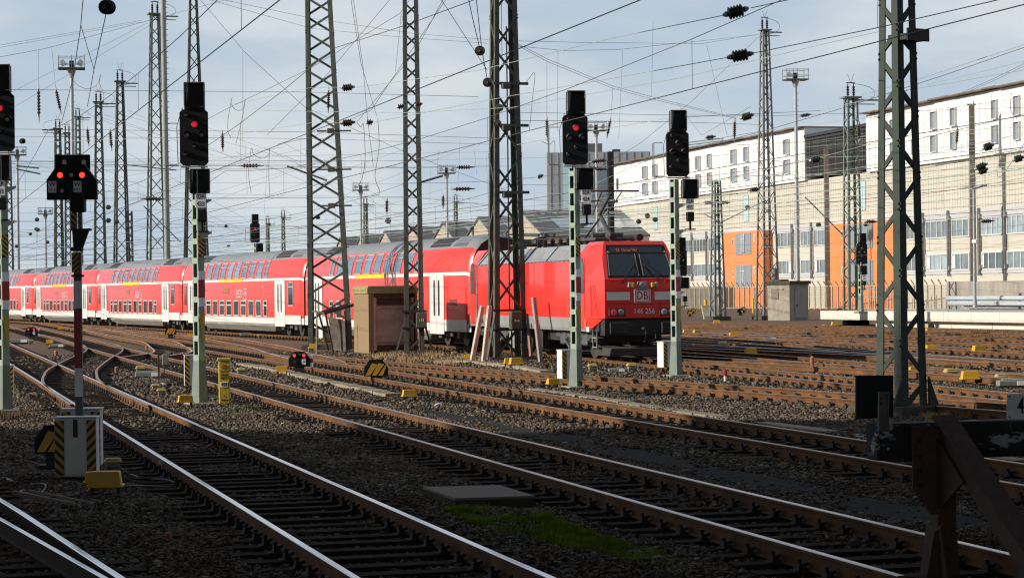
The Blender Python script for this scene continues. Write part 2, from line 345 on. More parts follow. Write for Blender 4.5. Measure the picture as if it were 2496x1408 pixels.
pC = track(straight(cC, 18.5, 170), 'middle foreground track running from the buffer stop past the yellow telephone post', M_railtop, (19, 82))
pD = track(straight(cD, 18, 190), 'foreground track passing behind the striped octagonal ground signal', M_railwarm, (22, 85))
pE = track([(12.5, 34), (10.55, 40), (8.45, 45), (6.15, 50.2), (2.05, 59), (-1.7, 67), (-4.1, 73), (-6.7, 80), (cD(90), 90)], 'turnout track passing in front of the plank props and both lattice posts', M_railwarm, (38, 88), y1=84, sls=(None, 80))
pF = track(F_PTS, 'track carrying the red double-deck train', M_railtop, (50, 112))
def shift(o, y0=0, y1=400, o2=None):
    r = []
    for x, y in F_PTS:
        if y0 <= y <= y1: r.append((x + o + ((o2 - o) * min(1, max(0, (y - 60) / 80)) if o2 is not None else 0), y))
    return r
names = ['first', 'second', 'third', 'fourth', 'fifth', 'sixth', 'seventh', 'eighth']
for i, (o, o2) in enumerate([(4.9, 5.0), (9.5, 9.7), (14.2, 14.4), (18.8, 19.2), (23.3, 24.0), (28, 28.8), (32.6, 33.4)]):
    track(shift(o, 40, 300, o2), names[i] + ' rusty track to the right of the train, counted from the train', [M_railwarm, M_railtop, M_railwarm, M_railtop][i % 4], (60, 110) if i < 3 else (0, 0))
def xover(o_a, ya, o_b, yb, label):
    def fx(y):
        for (x0, y0), (x1, y1) in zip(F_PTS, F_PTS[1:]):
            if y0 <= y <= y1: return x0 + (x1 - x0) * (y - y0) / (y1 - y0)
    pts = []
    for i in range(9):
        t = i / 8; y = ya + (yb - ya) * t; s_ = t * t * (3 - 2 * t); pts.append((fx(y) + o_a + (o_b - o_a) * s_, y))
    track(pts, label, M_railtop, sl=False)
xover(0, 96, 4.9, 52, 'crossover curving from the train track to the first track on its right')
xover(4.95, 112, 9.5, 66, 'crossover between the first and second tracks right of the train')
xover(14.3, 118, 9.6, 70, 'crossover between the second and third tracks right of the train')
xover(14.3, 80, 19.0, 128, 'crossover between the third and fourth tracks right of the train')
xover(24, 150, 19., 100, 'crossover between the fourth and fifth tracks right of the train')
track([(cD(72), 72), (-6.6, 77), (-8.4, 86), (-10.3, 96), (-12.6, 106), (-15.2, 117), (-18.9, 129), (-24.2, 143), (-30.4 - .3, 160)], 'crossover climbing from the striped signal towards the coaches', M_shiny, sl=False)
track([(cC(84), 84), (-13.5, 90), (-15.2, 100), (-17.4, 111), (-21.3, 125), (cD(150), 150)], 'crossover between the two middle tracks near the orange marker', M_shiny, sl=False)
# ---------------------------------------------------------------- loose ballast stones
def stones(n, y0, y1, smin, smax, name, seed, pw=1.0):
    r = np.random.default_rng(seed); u = r.random(n); Y = y0 + (y1 - y0) * u ** pw
    X = (r.random(n) * 2 - 1) * (Y * .232 + 1.2)
    sz = r.uniform(smin, smax, n); base = np.array([(-1, -1, -.7), (1, -1, -.7), (1, 1, -.7), (-1, 1, -.7), (-1, -1, .7), (1, -1, .7), (1, 1, .7), (-1, 1, .7)]) * .5
    V = base[None] * (1 + r.uniform(-.42, .42, (n, 8, 3))); V *= sz[:, None, None] * r.uniform(.65, 1.25, (n, 1, 3))
    a, b = r.uniform(0, 6.28, n), r.uniform(-.8, .8, n); ca, sa, cb, sb = np.cos(a), np.sin(a), np.cos(b), np.sin(b)
    y, z = V[..., 1] * cb[:, None] - V[..., 2] * sb[:, None], V[..., 1] * sb[:, None] + V[..., 2] * cb[:, None]
    x = V[..., 0] * ca[:, None] - y * sa[:, None]; y = V[..., 0] * sa[:, None] + y * ca[:, None]
    # lower between the rails of the near tracks, none on path strip
    zz = np.full(n, -.205) + r.uniform(-.02, .012, n) + np.clip(.022 * (np.sin(X * 1.7 + Y * .6) + np.sin(Y * 1.3 - X * .8) + np.sin(X * 3.9 + Y * 2.3) * .5), -.01, .05)
    keep = np.ones(n, bool)
    for f in (cB, cC, cD):
        d = np.abs(X - f(Y)); zz = np.where(d < 1.25, zz - .012, zz); keep &= ~((np.abs(d - .7525 * 1.035) < .075))
        ph = ((Y - 13) / .605) % 1; keep &= ~((d < 1.3) & (r.random(n) < .55))
    pc = 11.35 - .2745 * Y; keep &= ~((np.abs(X - pc) < .36 + .12 * np.sin(Y * 1.3) + .07 * np.sin(Y * 5.1 + 1) + r.normal(0, .05, n)) & (Y < 50) & (r.random(n) < .95))
    x, y, z, X, Y, zz = x[keep], y[keep], z[keep], X[keep], Y[keep], zz[keep]; n = len(X)
    co = np.stack([x + X[:, None], y + Y[:, None], z + zz[:, None]], -1).reshape(-1, 3)
    q = np.array([(0, 3, 2, 1), (4, 5, 6, 7), (0, 1, 5, 4), (1, 2, 6, 5), (2, 3, 7, 6), (3, 0, 4, 7)])
    fc = (q[None] + (np.arange(n) * 8)[:, None, None]).reshape(-1)
    me = bpy.data.meshes.new(name); me.vertices.add(n * 8); me.vertices.foreach_set('co', co.ravel().astype(np.float32))
    me.loops.add(n * 24); me.loops.foreach_set('vertex_index', fc.astype(np.int32)); me.polygons.add(n * 6)
    me.polygons.foreach_set('loop_start', np.arange(0, n * 24, 4, dtype=np.int32)); me.update(calc_edges=True); me.materials.append(M_stone)
    o = bpy.data.objects.new(name, me); COL.objects.link(o); return o
for k, a in enumerate([(200000, 15.5, 34, .018, .056), (120000, 34, 56, .025, .066), (55000, 56, 95, .045, .10)]):
    tag(stones(*a, 'ballast_gravel', 11 + k), 'loose grey brown ballast stones covering the yard between the rails', 'gravel', 'ballast stones', 'stuff')
# asphalt path between the tracks C and D
pm = MB(); L_, R_ = [], []
for i in range(60):
    Y = 19 + i * .62; c = 11.35 - .2745 * Y; w = .40 + .10 * math.sin(Y * 1.3) + rnd.uniform(-.05, .05); L_.append((c - w, Y + .1, -.2)); R_.append((c + w, Y - .1, -.2))
for i in range(59): pm.quad(L_[i], R_[i], R_[i + 1], L_[i + 1])
tag(pm.build('path', M_asphalt), 'narrow grey asphalt path between two foreground tracks', 'path', kind='structure')
# ---------------------------------------------------------------- station hall behind the camera (its roof shades the foreground)
M_hall = mat('hall_roof', (.16, .15, .14), .8)
hall = thing('station_hall', (-10, -40, 0), 'dark station hall roof behind the platform end', 'station hall')
hm = MB(); edge = [(-125, 23.5), (-84, 23.5), (-79, 24.8), (-75, 24.0), (-71, 22.6), (-66, 20.8), (-64.2, 22.8), (-63.4, 21.2), (-61.4, 24.6), (-59.5, 24.4), (-57, 26.6), (-52, 27.2), (-40, 24), (-24, 24), (-22, 29), (70, 29)]  # unseen front edge, stepped and drawn forward to shape the foreground shade
poly = [(x + 10, y + 40) for x, y in edge] + [(80, -80), (-115, -80)]
hm.prism(poly, (0, 0, 24.2), (1, 0, 0), (0, 1, 0), (0, 0, 1), 1.2); hm.build('roof', M_hall, hall)
hm = MB()
for i in range(5): hm.box((-112, -75 + i * 34, 12), (1.2, 1.2, 24.2))
hm.box((-114, -10, 12), (.5, 140, 24)); hm.build('side_wall', M_hall, hall); hm = MB(); hm.box((62, -15, 12), (.5, 130, 24)); hm.build('side_wall', M_hall, hall)
# ---------------------------------------------------------------- long office building on the right
M_cream = mat('cream_panel', (.55, .52, .445), .8, var=.05, dirt=(.46, .42, .34), dscale=.5, damt=.5, streak=True)
M_cream2 = mat('grey_band', (.47, .47, .47), .8, var=.06)
M_bwhite = mat('white_cladding', (.74, .74, .73), .6, var=.03, dirt=(.62, .61, .58), dscale=.4, damt=.5)
M_borange = mat('orange_render', (.78, .235, .075), .8, var=.04, dirt=(.66, .19, .06), dscale=.5, damt=.4)
M_frame = mat('window_frame', (.62, .63, .63), .5)
M_pane = mat('window_pane', (.20, .25, .27), .12, rand=.55, var=.35, vscale=.8, spec=.8)
M_panelite = mat('pale_glass', (.45, .66, .68), .15, var=.1)
M_greypanel = mat('grey_panel', (.235, .265, .29), .5, var=.06)
M_dkgap = mat('unfinished_storey', (.012, .010, .009), .9, var=.4, vscale=.5)  # near black: the shade inside the open storey is put into the colour
M_roofbrown = mat('roof_edge', (.17, .125, .09), .7, var=.3, vscale=1.5)
M_pil = mat('pilaster_brown', (.165, .125, .10), .8, var=.1, vscale=1.)
KA, KK = 96., .24
def FP(px):
    u = (px - 1248); Y = KA / (u / FPX + KK); return Vector((KA - KK * Y, Y, 0))
O_ = FP(1497); ex = Vector((KK, -1, 0)).normalized()
def sp(px, off=0.):      # distance along the facade
    return (FP(px) - O_).length
bld = thing('office_building', (O_.x, O_.y, 0), 'long cream and white office building with orange stair blocks beyond the fence', 'building', rz=math.atan2(ex.y, ex.x))
L0, L1 = 0, sp(2640)
w = MB(); w.box(((L0 + L1) / 2, 7, 7.05), (L1 - L0, 14, 14.5))
k = 0
x = L0
while x < L1:     # corrugated ribs
    w.box((x, -.012, 11.6), (.12, .024, 5.1)); x += .62
w.build('lower_wall', M_cream, bld)
w = MB(); w.box((L1 / 2, -.06, 9.05), (L1, .12, .75)); w.box((L1 / 2, -.05, 3.45), (L1, .1, .3)); w.build('grey_band', M_cream2, bld)
w = MB(); a, b = sp(1973), sp(2124)
w.box((a / 2, 6.6, 17.3), (a, 14, 6)); w.box(((b + L1) / 2, 6.6, 17.3), (L1 - b, 14, 6))
for px in list(range(1512, 1972, 12)) + list(range(2132, 2640, 15)):
    s_ = sp(px); w.box((s_, -.42, 17.0), (.04, .04, 5.0 + rnd.uniform(0, 1)))
for zz in (14.6, 15.2, 16.1, 17.1, 18.1, 19.3): w.box((a / 2, -.41, zz), (a, .02, .03)); w.box(((b + L1) / 2, -.41, zz), (L1 - b, .02, .03))
w.build('upper_wall', M_bwhite, bld)
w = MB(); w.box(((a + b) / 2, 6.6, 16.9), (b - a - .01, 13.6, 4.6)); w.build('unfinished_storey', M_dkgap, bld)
w = MB(); w.box(((a + b) / 2, 6, 19.3), (b - a, 13, .35)); w.box(((a + b) / 2, -.1, 18.9), (b - a, .5, .25)); 
for i in range(7): w.box((a + (b - a) * (i + .5) / 7, -.22, 16.8), (.3, .1, 4.4))
w.build('storey_frame', mat('steel_frame', (.03, .03, .033), .6), bld)  # frame near black too, the storey's shade in its colour
for s0, s1 in ((L0 - .4, a), (b, L1)):
    w = MB(); s = s0
    while s < s1:
        l = min(rnd.uniform(2.5, 5), s1 - s); w.box((s + l / 2, 6.2, 20.42 + rnd.uniform(-.03, .06)), (l - .02, 14.8, .13)); s += l
    w.build('roof', M_roofbrown, bld)
def window(px0, px1, z0, z1, panes, frm=M_frame, pm=M_pane, y=-.02, dep=.12, bw=.09, rec=.05):
    s0, s1 = sp(px0), sp(px1); W_ = s1 - s0; f = MB()
    f.box(((s0 + s1) / 2, y - dep / 2, z0 + bw / 2), (W_, dep, bw)); f.box(((s0 + s1) / 2, y - dep / 2, z1 - bw / 2), (W_, dep, bw))
    for i in range(panes + 1):
        xx = s0 + bw / 2 + (W_ - bw) * i / panes; f.box((xx, y - dep / 2, (z0 + z1) / 2), (bw, dep, z1 - z0 - 2 * bw))
    o = f.build('window', frm, bld); q = MB(); q.box(((s0 + s1) / 2, y - .02, (z0 + z1) / 2), (W_ - .05, .04, z1 - z0 - .05)); q.build('pane', pm, o)
for px0, px1 in ((1578, 1590), (1603, 1614), (1683, 1692), (1709, 1720), (1737, 1747), (1795, 1808), (1827, 1838), (1925, 1938), (2186, 2199), (2239, 2253), (2285, 2299), (2334, 2347), (2435, 2448), (2489, 2503)):
    for z0, z1 in ((17.55, 19.35), (15.3, 17.0)): window(px0, px1, z0, z1, 1, M_frame, M_greypanel, y=-.40, dep=.25, bw=.06)
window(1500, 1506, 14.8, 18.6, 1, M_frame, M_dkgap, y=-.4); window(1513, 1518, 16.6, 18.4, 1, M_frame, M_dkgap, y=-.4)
for px0, px1 in ((1597, 1606), (1816, 1828), (2100, 2113)): window(px0, px1, 10.3, 13.5, 2, mat('dark_reveal', (.2, .19, .17)), M_panelite, dep=.05, bw=.06)
for px0, px1, n in ((1667, 1688, 3), (1694, 1724, 4), (1730, 1757, 3), (1898, 1933, 4), (1940, 1951, 2), (1955, 1981, 3), (1987, 2016, 3), (2213, 2252, 4), (2260, 2315, 4), (2323, 2366, 3), (2396, 2449, 4), (2458, 2510, 4), (2516, 2560, 4)):
    window(px0, px1, 6.85, 8.62, n, bw=.11); window(px0, px1, 3.62, 5.36, max(2, n - 1), bw=.14)
for px0, px1 in ((1640, 1660), (1925, 1932), (1988, 1995), (2260, 2271), (2323, 2333), (2396, 2403)):
    window(px0, px1, 3.85, 5.15, 1, M_frame, M_bwhite, y=-.05)
for px in (1664, 1691, 1727, 1936, 1983, 2256, 2318, 2393, 2455, 2514):
    s_ = sp(px); p = MB()
    for d in (-.11, .11): p.box((s_ + d, -.25, 6.3), (.08, .2, 6.4))
    p.box((s_, -.2, 6.3), (.18, .06, 6.2)); p.box((s_ + .35, -.25, 8.7), (.2, .3, .4)); p.box((s_ + .35, -.25, 3.9), (.2, .3, .4)); p.build('pilaster', mat('pilaster_steel', (.25, .24, .24), .6), bld)
for px0, px1 in ((1787, 1886), (2040, 2207)):
    s0, s1 = sp(px0), sp(px1); o = MB(); o.box(((s0 + s1) / 2, -.65, 4.4), (s1 - s0, 1.3, 9.2)); o.build('orange_block', M_borange, bld)
    c0 = s0 + (s1 - s0) * .34; c1 = s0 + (s1 - s0) * .72
    for z0, z1 in ((6.2, 8.8), (2.2, 4.95)):
        f = MB(); f.box(((c0 + c1) / 2, -1.34, (z0 + z1) / 2), (c1 - c0, .08, z1 - z0)); o = f.build('window', M_greypanel, bld)
        m_ = (c0 + c1) / 2; q = MB(); q.box((m_, -1.40, (z0 + z1) / 2 + .05), (1.3, .06, z1 - z0 - .3)); q.build('pane', M_pane, o)
        q = MB()
        for d in (-.65, 0, .65): q.box((m_ + d, -1.45, (z0 + z1) / 2 + .05), (.09, .06, z1 - z0 - .3))
        q.box((m_, -1.45, z1 - .75), (1.3, .06, .08)); q.build('frame', M_frame, o)
        for d, zz in ((.27, .62), (.8, .75)):
            f = MB(); xx = s0 + (s1 - s0) * d; zc = z0 + (z1 - z0) * zz; f.box((xx, -1.33, zc), (.5, .06, .85)); o = f.build('window', M_frame, bld); q = MB(); q.box((xx, -1.37, zc), (.28, .04, .6)); q.build('pane', M_pane, o)
o = MB(); s0, s1 = sp(1685), sp(1815); o.box(((s0 + s1) / 2, -1.6, 1.1), (s1 - s0, 3.2, 2.5)); o.build('annex', mat('annex_wall', (.17, .15, .125), .9), bld)
for px0, px1, z1, lab in ((2366, 2380, 18.9, 'tall brown concrete post before the right half of the long building'), (2011, 2024, 17.2, 'tall brown concrete post before the open dark storey of the building')):
    c = FP((px0 + px1) / 2) * .965; p = MB(); p.box((0, 0, z1 / 2), (.55, .45, z1), taper=.85); p.box((0, 0, z1 + .1), (.8, .3, .14)); p.cyl((.2, 0, z1), (.2, 0, z1 + .4), .05)
    t = p.build('concrete_post', M_pil); t.location = (c.x, c.y, -.2); tag(t, lab, 'concrete post')
# ---------------------------------------------------------------- workshop sheds and office tower
M_shed = mat('shed_wall', (.40, .345, .27), .85, var=.08, vscale=.3); M_shedroof = mat('shed_roof', (.10, .10, .105), .7, var=.15, vscale=.4); M_sky_l = mat('skylight', (.35, .40, .45), .15)
ang = math.atan2(-.976, .217)
for i in range(7):
    c = Vector((1.6 - 6.6 * i, 330 + 29.6 * i, 0)); hgt = 13.4 + .12 * i
    t = thing('workshop_shed', c, ['largest beige gabled shed right of the tall lattice post by the locomotive', 'second beige gabled shed from the tower', 'third beige gabled shed from the tower', 'fourth beige gabled shed from the tower', 'fifth beige gabled shed from the tower', 'sixth beige gabled shed from the tower', 'smallest and farthest beige gabled shed'][i], 'shed', 'row of gabled workshop sheds', rz=ang)
    w = MB(); pr = [(-14.7, -.2), (14.7, -.2), (14.7, 9.4), (0, hgt), (-14.7, 9.4)]; w.prism(pr, (0, 0, 0), (1, 0, 0), (0, 0, 1), (0, 1, 0), 34); w.build('wall', M_shed, t)
    rf = MB()
    for sg in (-1, 1):
        a_ = [(0, -.3, hgt + .08), (sg * 14.7, -.3, 9.48), (sg * 14.7, 34, 9.48), (0, 34, hgt + .08)]; rf.add(a_ + [(p[0], p[1], p[2] + .25) for p in a_], [(0, 1, 2, 3), (4, 7, 6, 5), (0, 4, 5, 1), (1, 5, 6, 2), (2, 6, 7, 3), (3, 7, 4, 0)])
    rf.build_split('roof', M_shedroof, t)
    q = MB(); q.add([(3, 3, hgt - .35 * 3 + .42 + .1), (11, 3, hgt - 11 * .272 + .45), (11, 16, hgt - 11 * .272 + .45), (3, 16, hgt - .35 * 3 + .42 + .1)], [(0, 1, 2, 3)]); q.build('skylight', M_sky_l, t)
    if i == 0:
        q = MB()
        for j in range(8): q.box((14.75, 2.5 + j * 4.1, 6.2), (.1, 3.7, 1.6))
        q.build('window', M_pane, t)
M_tower = mat('tower_cladding', (.33, .34, .35), .55, var=.05, vscale=.3); 
p0, p1 = A(1342, 600, 430), A(1590, 600, 470)
t = thing('office_tower', (p0.x, 430, 0), 'grey clad office tower with a pale glass strip beyond the sheds', 'building')
w = MB(); w.box((9.3, 12, 14), (19.6, 22, 28.2)); 
for i in range(14): w.box((.2 + i * 1.43, .96, 14), (.08, .12, 28))
w.build('wall', M_tower, t)
w = MB(); w.box((3.4, .9, 13), (1.7, .25, 26)); w.build('glass_strip', M_panelite, t); w = MB(); w.box((11, .92, 13), (6, .2, 24)); w.build('window', mat('tower_glass', (.16, .19, .22), .15), t)
w = MB(); w.box((8, 8, 29), (4.4, 5, 2)); w.box((13, 8, 28.5), (1.5, 2, .9)); w.build('roof_plant', M_shedroof, t)
# ---------------------------------------------------------------- fence, wall, platform
M_fpost = mat('fence_post', (.42, .36, .24), .8, var=.2); M_mesh = mat('fence_mesh', (.25, .22, .17), .8)
f0, f1 = G(1672, 752), G(2312, 757); fl = (f1 - f0).length; t = thing('yard_fence', f0, 'mesh fence with angled post tops in front of the office building', 'fence', rz=math.atan2((f1 - f0).y, (f1 - f0).x))
n = 46
for i in range(n + 1):
    p = MB(); xx = fl * i / n; p.box((xx, 0, 1.25), (.12, .12, 2.5)); p.beam((xx, 0, 2.5), (xx + .12, -.45, 3.0), .09, .09); p.build('post', M_fpost, t)
for zz in (.15, 2.45): p = MB(); p.box((fl / 2, -.075, zz), (fl, .03, .06)); p.build('rail', M_fpost, t)
p = MB()
for i in range(460): p.box((fl * (i + .5) / 460, -.02, 1.3), (.012, .012, 2.3))
for i in range(9): p.box((fl / 2, .0, .25 + i * .26), (fl, .012, .012))
p.build('mesh_panel', M_mesh, t)
q0, q1 = G(2114, 795), G(2496, 803.5); ax = (q1 - q0).normalized(); t = thing('platform', q0, 'low white concrete platform on the right with a shaded recess under its edge', 'platform', rz=math.atan2(ax.y, ax.x)); t.scale = (1, 1, 1.25)
M_plat = mat('platform_concrete', (.66, .62, .54), .8, var=.05, dirt=(.5, .46, .38), dscale=2, damt=.4); M_plattop = mat('platform_top', (.46, .45, .43), .85, var=.08, dirt=(.55, .53, .5), dscale=.6, damt=.5)
w = MB()
for i in range(22): w.box((1.45 + i * 2.9, .08 + 3.9, .52), (2.88, 7.9, .44))
w.M = Matrix.Translation((-5.6, 0, 0)); w.box((2.1, 4.0, .52), (5, 7.9, .44)); w.M = None
w.build('edge_slab', M_plat, t)
w = MB(); w.box((31, 4.6, .745), (70, 6.6, .016)); w.build('paving', M_plattop, t)
w = MB()
for i in range(16): w.box((2.2 + i * 4.3, .62, .04), (4.27, .12, .54))
w.build('base_wall', M_plat, t)
w = MB(); w.box((5.6, .35, .25), (.8, .5, .1)); w.box((6.5, .3, .0), (.6, .3, .35)); w.build_split('step', M_concrete, t)
def pl(px, d, z=.94):    # point on the platform at pixel column px, d metres behind its edge
    u = px - 1248; u0 = u * math.cos(ROLL); n_ = Vector((-ax.y, ax.x, 0)); o = q0 + n_ * d
    s = (u0 / FPX * o.y - o.x) / (ax.x - u0 / FPX * ax.y); p = o + ax * s; return Vector((p.x, p.y, z))
a_, b_ = pl(2312, 9.5), pl(2700, 9.5); t = thing('retaining_wall', (a_.x, a_.y, -.2), 'weathered grey concrete wall at the back of the platform', 'wall', rz=math.atan2((b_ - a_).y, (b_ - a_).x))
w = MB(); Lw = (b_ - a_).length; w.box((Lw / 2, 0, 1.35), (Lw, .3, 2.7)); w.build('wall', mat('stained_concrete', (.36, .32, .28), .9, var=.1, dirt=(.16, .13, .11), dscale=1.1, damt=.7, streak=True), t)
for j, (px, zz, lab) in enumerate(((2308, 1.44, 'upper of two long pale pipes lying along the platform'), (2314, 1.11, 'lower of two long pale pipes lying along the platform'))):
    a_, b_ = pl(px, 8.2 - j * .25, zz), pl(2700, 8.2 - j * .25, zz); w = MB(); w.lathe(a_, b_, [(0, .10), (.004, .15), (.12, .15), (.121, .165), (.128, .165), (.129, .15), (.14, .15), (.141, .165), (.148, .165), (.149, .15), (1, .15)], 14)
    tag(w.build('pipe', mat('pipe_paint', (.42, .47, .49), .5, var=.08), smooth=True), lab, 'pipe')
c = pl(2376, 3.5); t = thing('platform_lamp', c, 'slender platform lamp with two flat wing shaped arms', 'street lamp', rz=R(-60))
w = MB(); w.cyl((0, 0, 0), (0, 0, 7.0), .10, .07, 12); w.cyl((0, 0, 0), (0, 0, .5), .13); w.build('pole', M_galv, t, smooth=True)
for sg in (-1, 1):
    w = MB(); w.add([(0, -.15, 7.0), (0, .15, 7.0), (sg * .95, .22, 7.16), (sg * .95, -.22, 7.16), (0, -.15, 7.08), (0, .15, 7.08), (sg * .95, .22, 7.22), (sg * .95, -.22, 7.22)], [(0, 1, 2, 3), (4, 5, 6, 7), (0, 1, 5, 4), (1, 2, 6, 5), (2, 3, 7, 6), (3, 0, 4, 7)]); w.build('lamp_wing', M_galv, t)
w = MB(); w.bbox((.18, -.1, 3.9), (.4, .18, .2), .02); w.build('camera', M_white, t)
# railing at platform end
a_ = pl(2120, 5); t = thing('platform_railing', a_, 'grey tubular railing closing the platform end', 'railing', rz=math.atan2(ax.y, ax.x))
w = MB()
for i in range(6): w.cyl((i * .9, 0, 0), (i * .9, 0, 1.15), .028, n=6)
for zz in (.6, 1.12): w.cyl((0, 0, zz), (4.5, 0, zz), .025, n=6)
w.build('rails', M_galv, t)
# ---------------------------------------------------------------- huts
def hut(name, loc, rz, label, lx, ly, h, wallm, roofm):
    t = thing(name, loc, label, 'hut', rz=rz); return t
M_hutdoor = mat('hut_door', (.33, .30, .26), .7, var=.06, dirt=(.2, .18, .15), dscale=3, damt=.4)
c = G(1925, 781); t = hut('concrete_hut', c, R(48), 'pale concrete equipment hut with a metal door and flat roof', 0, 0, 0, 0, 0)
# local: corner nearest the camera at origin; +x runs along the door side, +y along the blank side
w = MB(); w.box((1.2, .98, 1.33), (2.4, 1.96, 2.66)); w.build('wall', M_concrete, t)
w = MB(); w.box((1.2, .98, 2.78), (2.7, 2.26, .24)); w.box((.7, 1.3, 2.96), (1.0, .8, .12)); w.build('roof', M_oldconc, t)
w = MB(); w.box((1.4, -.03, 1.27), (1.5, .06, 2.2)); d = w.build('door', M_hutdoor, t); 
w = MB(); w.box((.85, -.08, 1.1), (.2, .04, .09)); w.build('handle', M_dull, d)
w = MB(); w.prism([(-.14, 0), (.14, 0), (0, .24)], (1.42, -.07, 1.72), (1, 0, 0), (0, 0, 1), (0, -1, 0), .02); s_ = w.build('warning_sign', M_yellow, d); w = MB(); w.prism([(-.02, .05), (.03, .1), (-.01, .1), (.02, .19), (-.04, .09), (0, .09)], (1.42, -.095, 1.72), (1, 0, 0), (0, 0, 1), (0, -1, 0), .01); w.build('lightning_mark', M_ink, d)
text('12', .1, d, (1.45, -.075, 1.5), FACE, M_ink)
w = MB(); w.box((-.02, 1.3, 1.95), (.05, .62, .75)); w.box((-.02, .6, 2.3), (.05, .12, .13)); w.build('vent', mat('vent_brown', (.2, .165, .13), .8), t)
w = MB(); w.cyl((1.3, 2.1, 2.6), (1.3, 2.1, 4.9), .28, n=14); t2 = w.build('chimney_pipe', mat('old_pipe', (.25, .22, .17), .8, var=.3), smooth=True); t2.location = c + Vector((-1.7, 4, -1.0)); tag(t2, 'stubby beige vent pipe standing behind the pale concrete hut', 'vent pipe')
M_hutbrick = mat('hut_render', (.29, .195, .105), .95, var=.14, vscale=14, dirt=(.24, .15, .08), dscale=3, damt=.5, bump=.6, bscale=60)
M_hutrust = mat('hut_rust_door', (.60, .35, .28), .7, var=.08, dirt=(.2, .09, .06), dscale=2, damt=.5)
c = G(899, 863); t = thing('rendered_hut', c, 'square ochre hut with a rusty pink metal door by the train', 'hut', rz=R(17))
w = MB(); w.box((.12, 1.3, 1.28), (.22, 2.6, 2.56)); w.box((1.1, 1.40, 1.28), (1.68, 2.3, 2.56)); w.box((1.97, 1.3, 1.28), (.1, 2.6, 2.56)); w.build('wall', M_hutbrick, t)
w = MB(); w.box((1.0, 1.3, 2.53), (2.08, 2.66, .22)); w.box((1.0, 1.3, 2.68), (2.0, 2.56, .08)); w.build('roof', mat('hut_roof', (.36, .30, .12), .9, var=.2, vscale=5, dirt=(.1, .08, .05), dscale=3), t)
w = MB(); w.box((1.05, .10, 1.2), (1.5, .1, 2.05)); d = w.build('door', M_hutrust, t); w = MB()
for zz, n_ in ((2.0, 3), (.12, 3)):
    for i in range(n_): w.box((1.05, .02, zz + i * .1), (1.36, .06, .07), rx=.5)
w.build_split('louvre', mat('louvre_dark', (.10, .05, .04), .7), d); w = MB(); w.box((1.05, .03, 1.85), (1.5, .05, .05)); w.box((1.05, .03, .5), (1.5, .05, .05)); w.box((.98, .035, 1.7), (.14, .03, .22)); w.box((.28, .02, 1.2), (.08, .08, 2.1)); w.box((1.82, .02, 1.2), (.08, .08, 2.1)); w.build('frame', M_hutrust, d)
M_rustplate = mat('rusty_sheet', (.10, .075, .062), .8, var=.3, vscale=5, dirt=(.25, .2, .17), dscale=4, damt=.6)
c = G(812, 856); t = thing('sheet_shelter', c, 'rusty sheet metal frame leaning against the ochre hut', 'shelter', rz=R(17))
w = MB(); w.beam((0, 0, 0), (-.30, .1, 1.65), .07, .07); w.beam((.75, .2, 0), (.55, .2, 1.7), .05, .05); w.beam((-.35, .1, 1.6), (1.0, .25, 1.95), .09, .12); w.beam((-.35, 1.4, 1.6), (1.0, 1.5, 1.95), .07, .1); w.beam((-.3, .1, 1.62), (-.3, 1.4, 1.62), .06, .08); w.beam((.1, 1.4, 0), (-.3, 1.4, 1.65), .07, .07); w.build('frame', mat('frame_rust', (.075, .05, .04), .8, var=.2), t)
w = MB(); w.add([(.07, .30, .05), (.52, -.12, .02), (.50, -.06, 1.3), (-.12, .36, 1.45)] + [(.09, .33, .05), (.54, -.09, .02), (.52, -.03, 1.3), (-.10, .39, 1.45)], [(0, 1, 2, 3), (4, 5, 6, 7), (0, 1, 5, 4), (1, 2, 6, 5), (2, 3, 7, 6), (3, 0, 4, 7)]); w.add([(.60, .2, .0), (.83, -.05, .1), (.78, .0, 1.25), (.58, .26, 1.35)] + [(.62, .23, .0), (.85, -.02, .1), (.80, .03, 1.25), (.60, .29, 1.35)], [(0, 1, 2, 3), (4, 5, 6, 7), (0, 1, 5, 4), (1, 2, 6, 5), (2, 3, 7, 6), (3, 0, 4, 7)]); w.build('sheet', M_rustplate, t)
# ---------------------------------------------------------------- the red train
M_tred = mat('train_red', (.86, .042, .024), .32, var=.05, vscale=.7, coat=.35, dirt=(.58, .035, .028), dscale=.9, damt=.6, streak=True)
M_twhite = mat('train_white', (.72, .71, .67), .4, var=.03, coat=.2, dirt=(.55, .52, .46), dscale=.8, damt=.4, streak=True)
M_troof = mat('train_roof', (.23, .245, .26), .6, var=.06, vscale=.6, dirt=(.17, .175, .18), dscale=.7, damt=.6)
M_tskirt = mat('train_skirt', (.25, .235, .205), .65, var=.1, vscale=.6, dirt=(.16, .145, .12), dscale=.8, damt=.5)
M_tgrey = mat('train_grey', (.31, .31, .295), .5, var=.06, dirt=(.2, .19, .17), dscale=.8, damt=.6, streak=True)
M_tglass = mat('train_glass', (.055, .058, .062), .06, rand=.6, var=.4, vscale=.6, spec=.8)
M_tglassup = mat('train_glass_upper', (.12, .18, .25), .05, rand=.45, var=.3, vscale=.5, spec=1., coat=.8)  # blue base colour stands in for sky reflected by the slanted panes
M_tyell = mat('train_yellow', (.95, .62, .005), .5)
M_under = mat('underframe', (.03, .028, .026), .7, var=.4, vscale=5)
M_bogie = mat('bogie_steel', (.10, .10, .10), .5, var=.3, vscale=4)
M_wheel = mat('wheel_steel', (.09, .075, .06), .5, .5, var=.2)
HALF = [(1.39, .62), (1.39, .95), (1.39, 2.92), (1.385, 3.06), (1.335, 3.4), (1.24, 3.75), (1.09, 4.06), (.86, 4.32), (.5, 4.53), (0, 4.6)]
HM = [1, 2, 1, 2, 2, 2, 3, 3, 3]
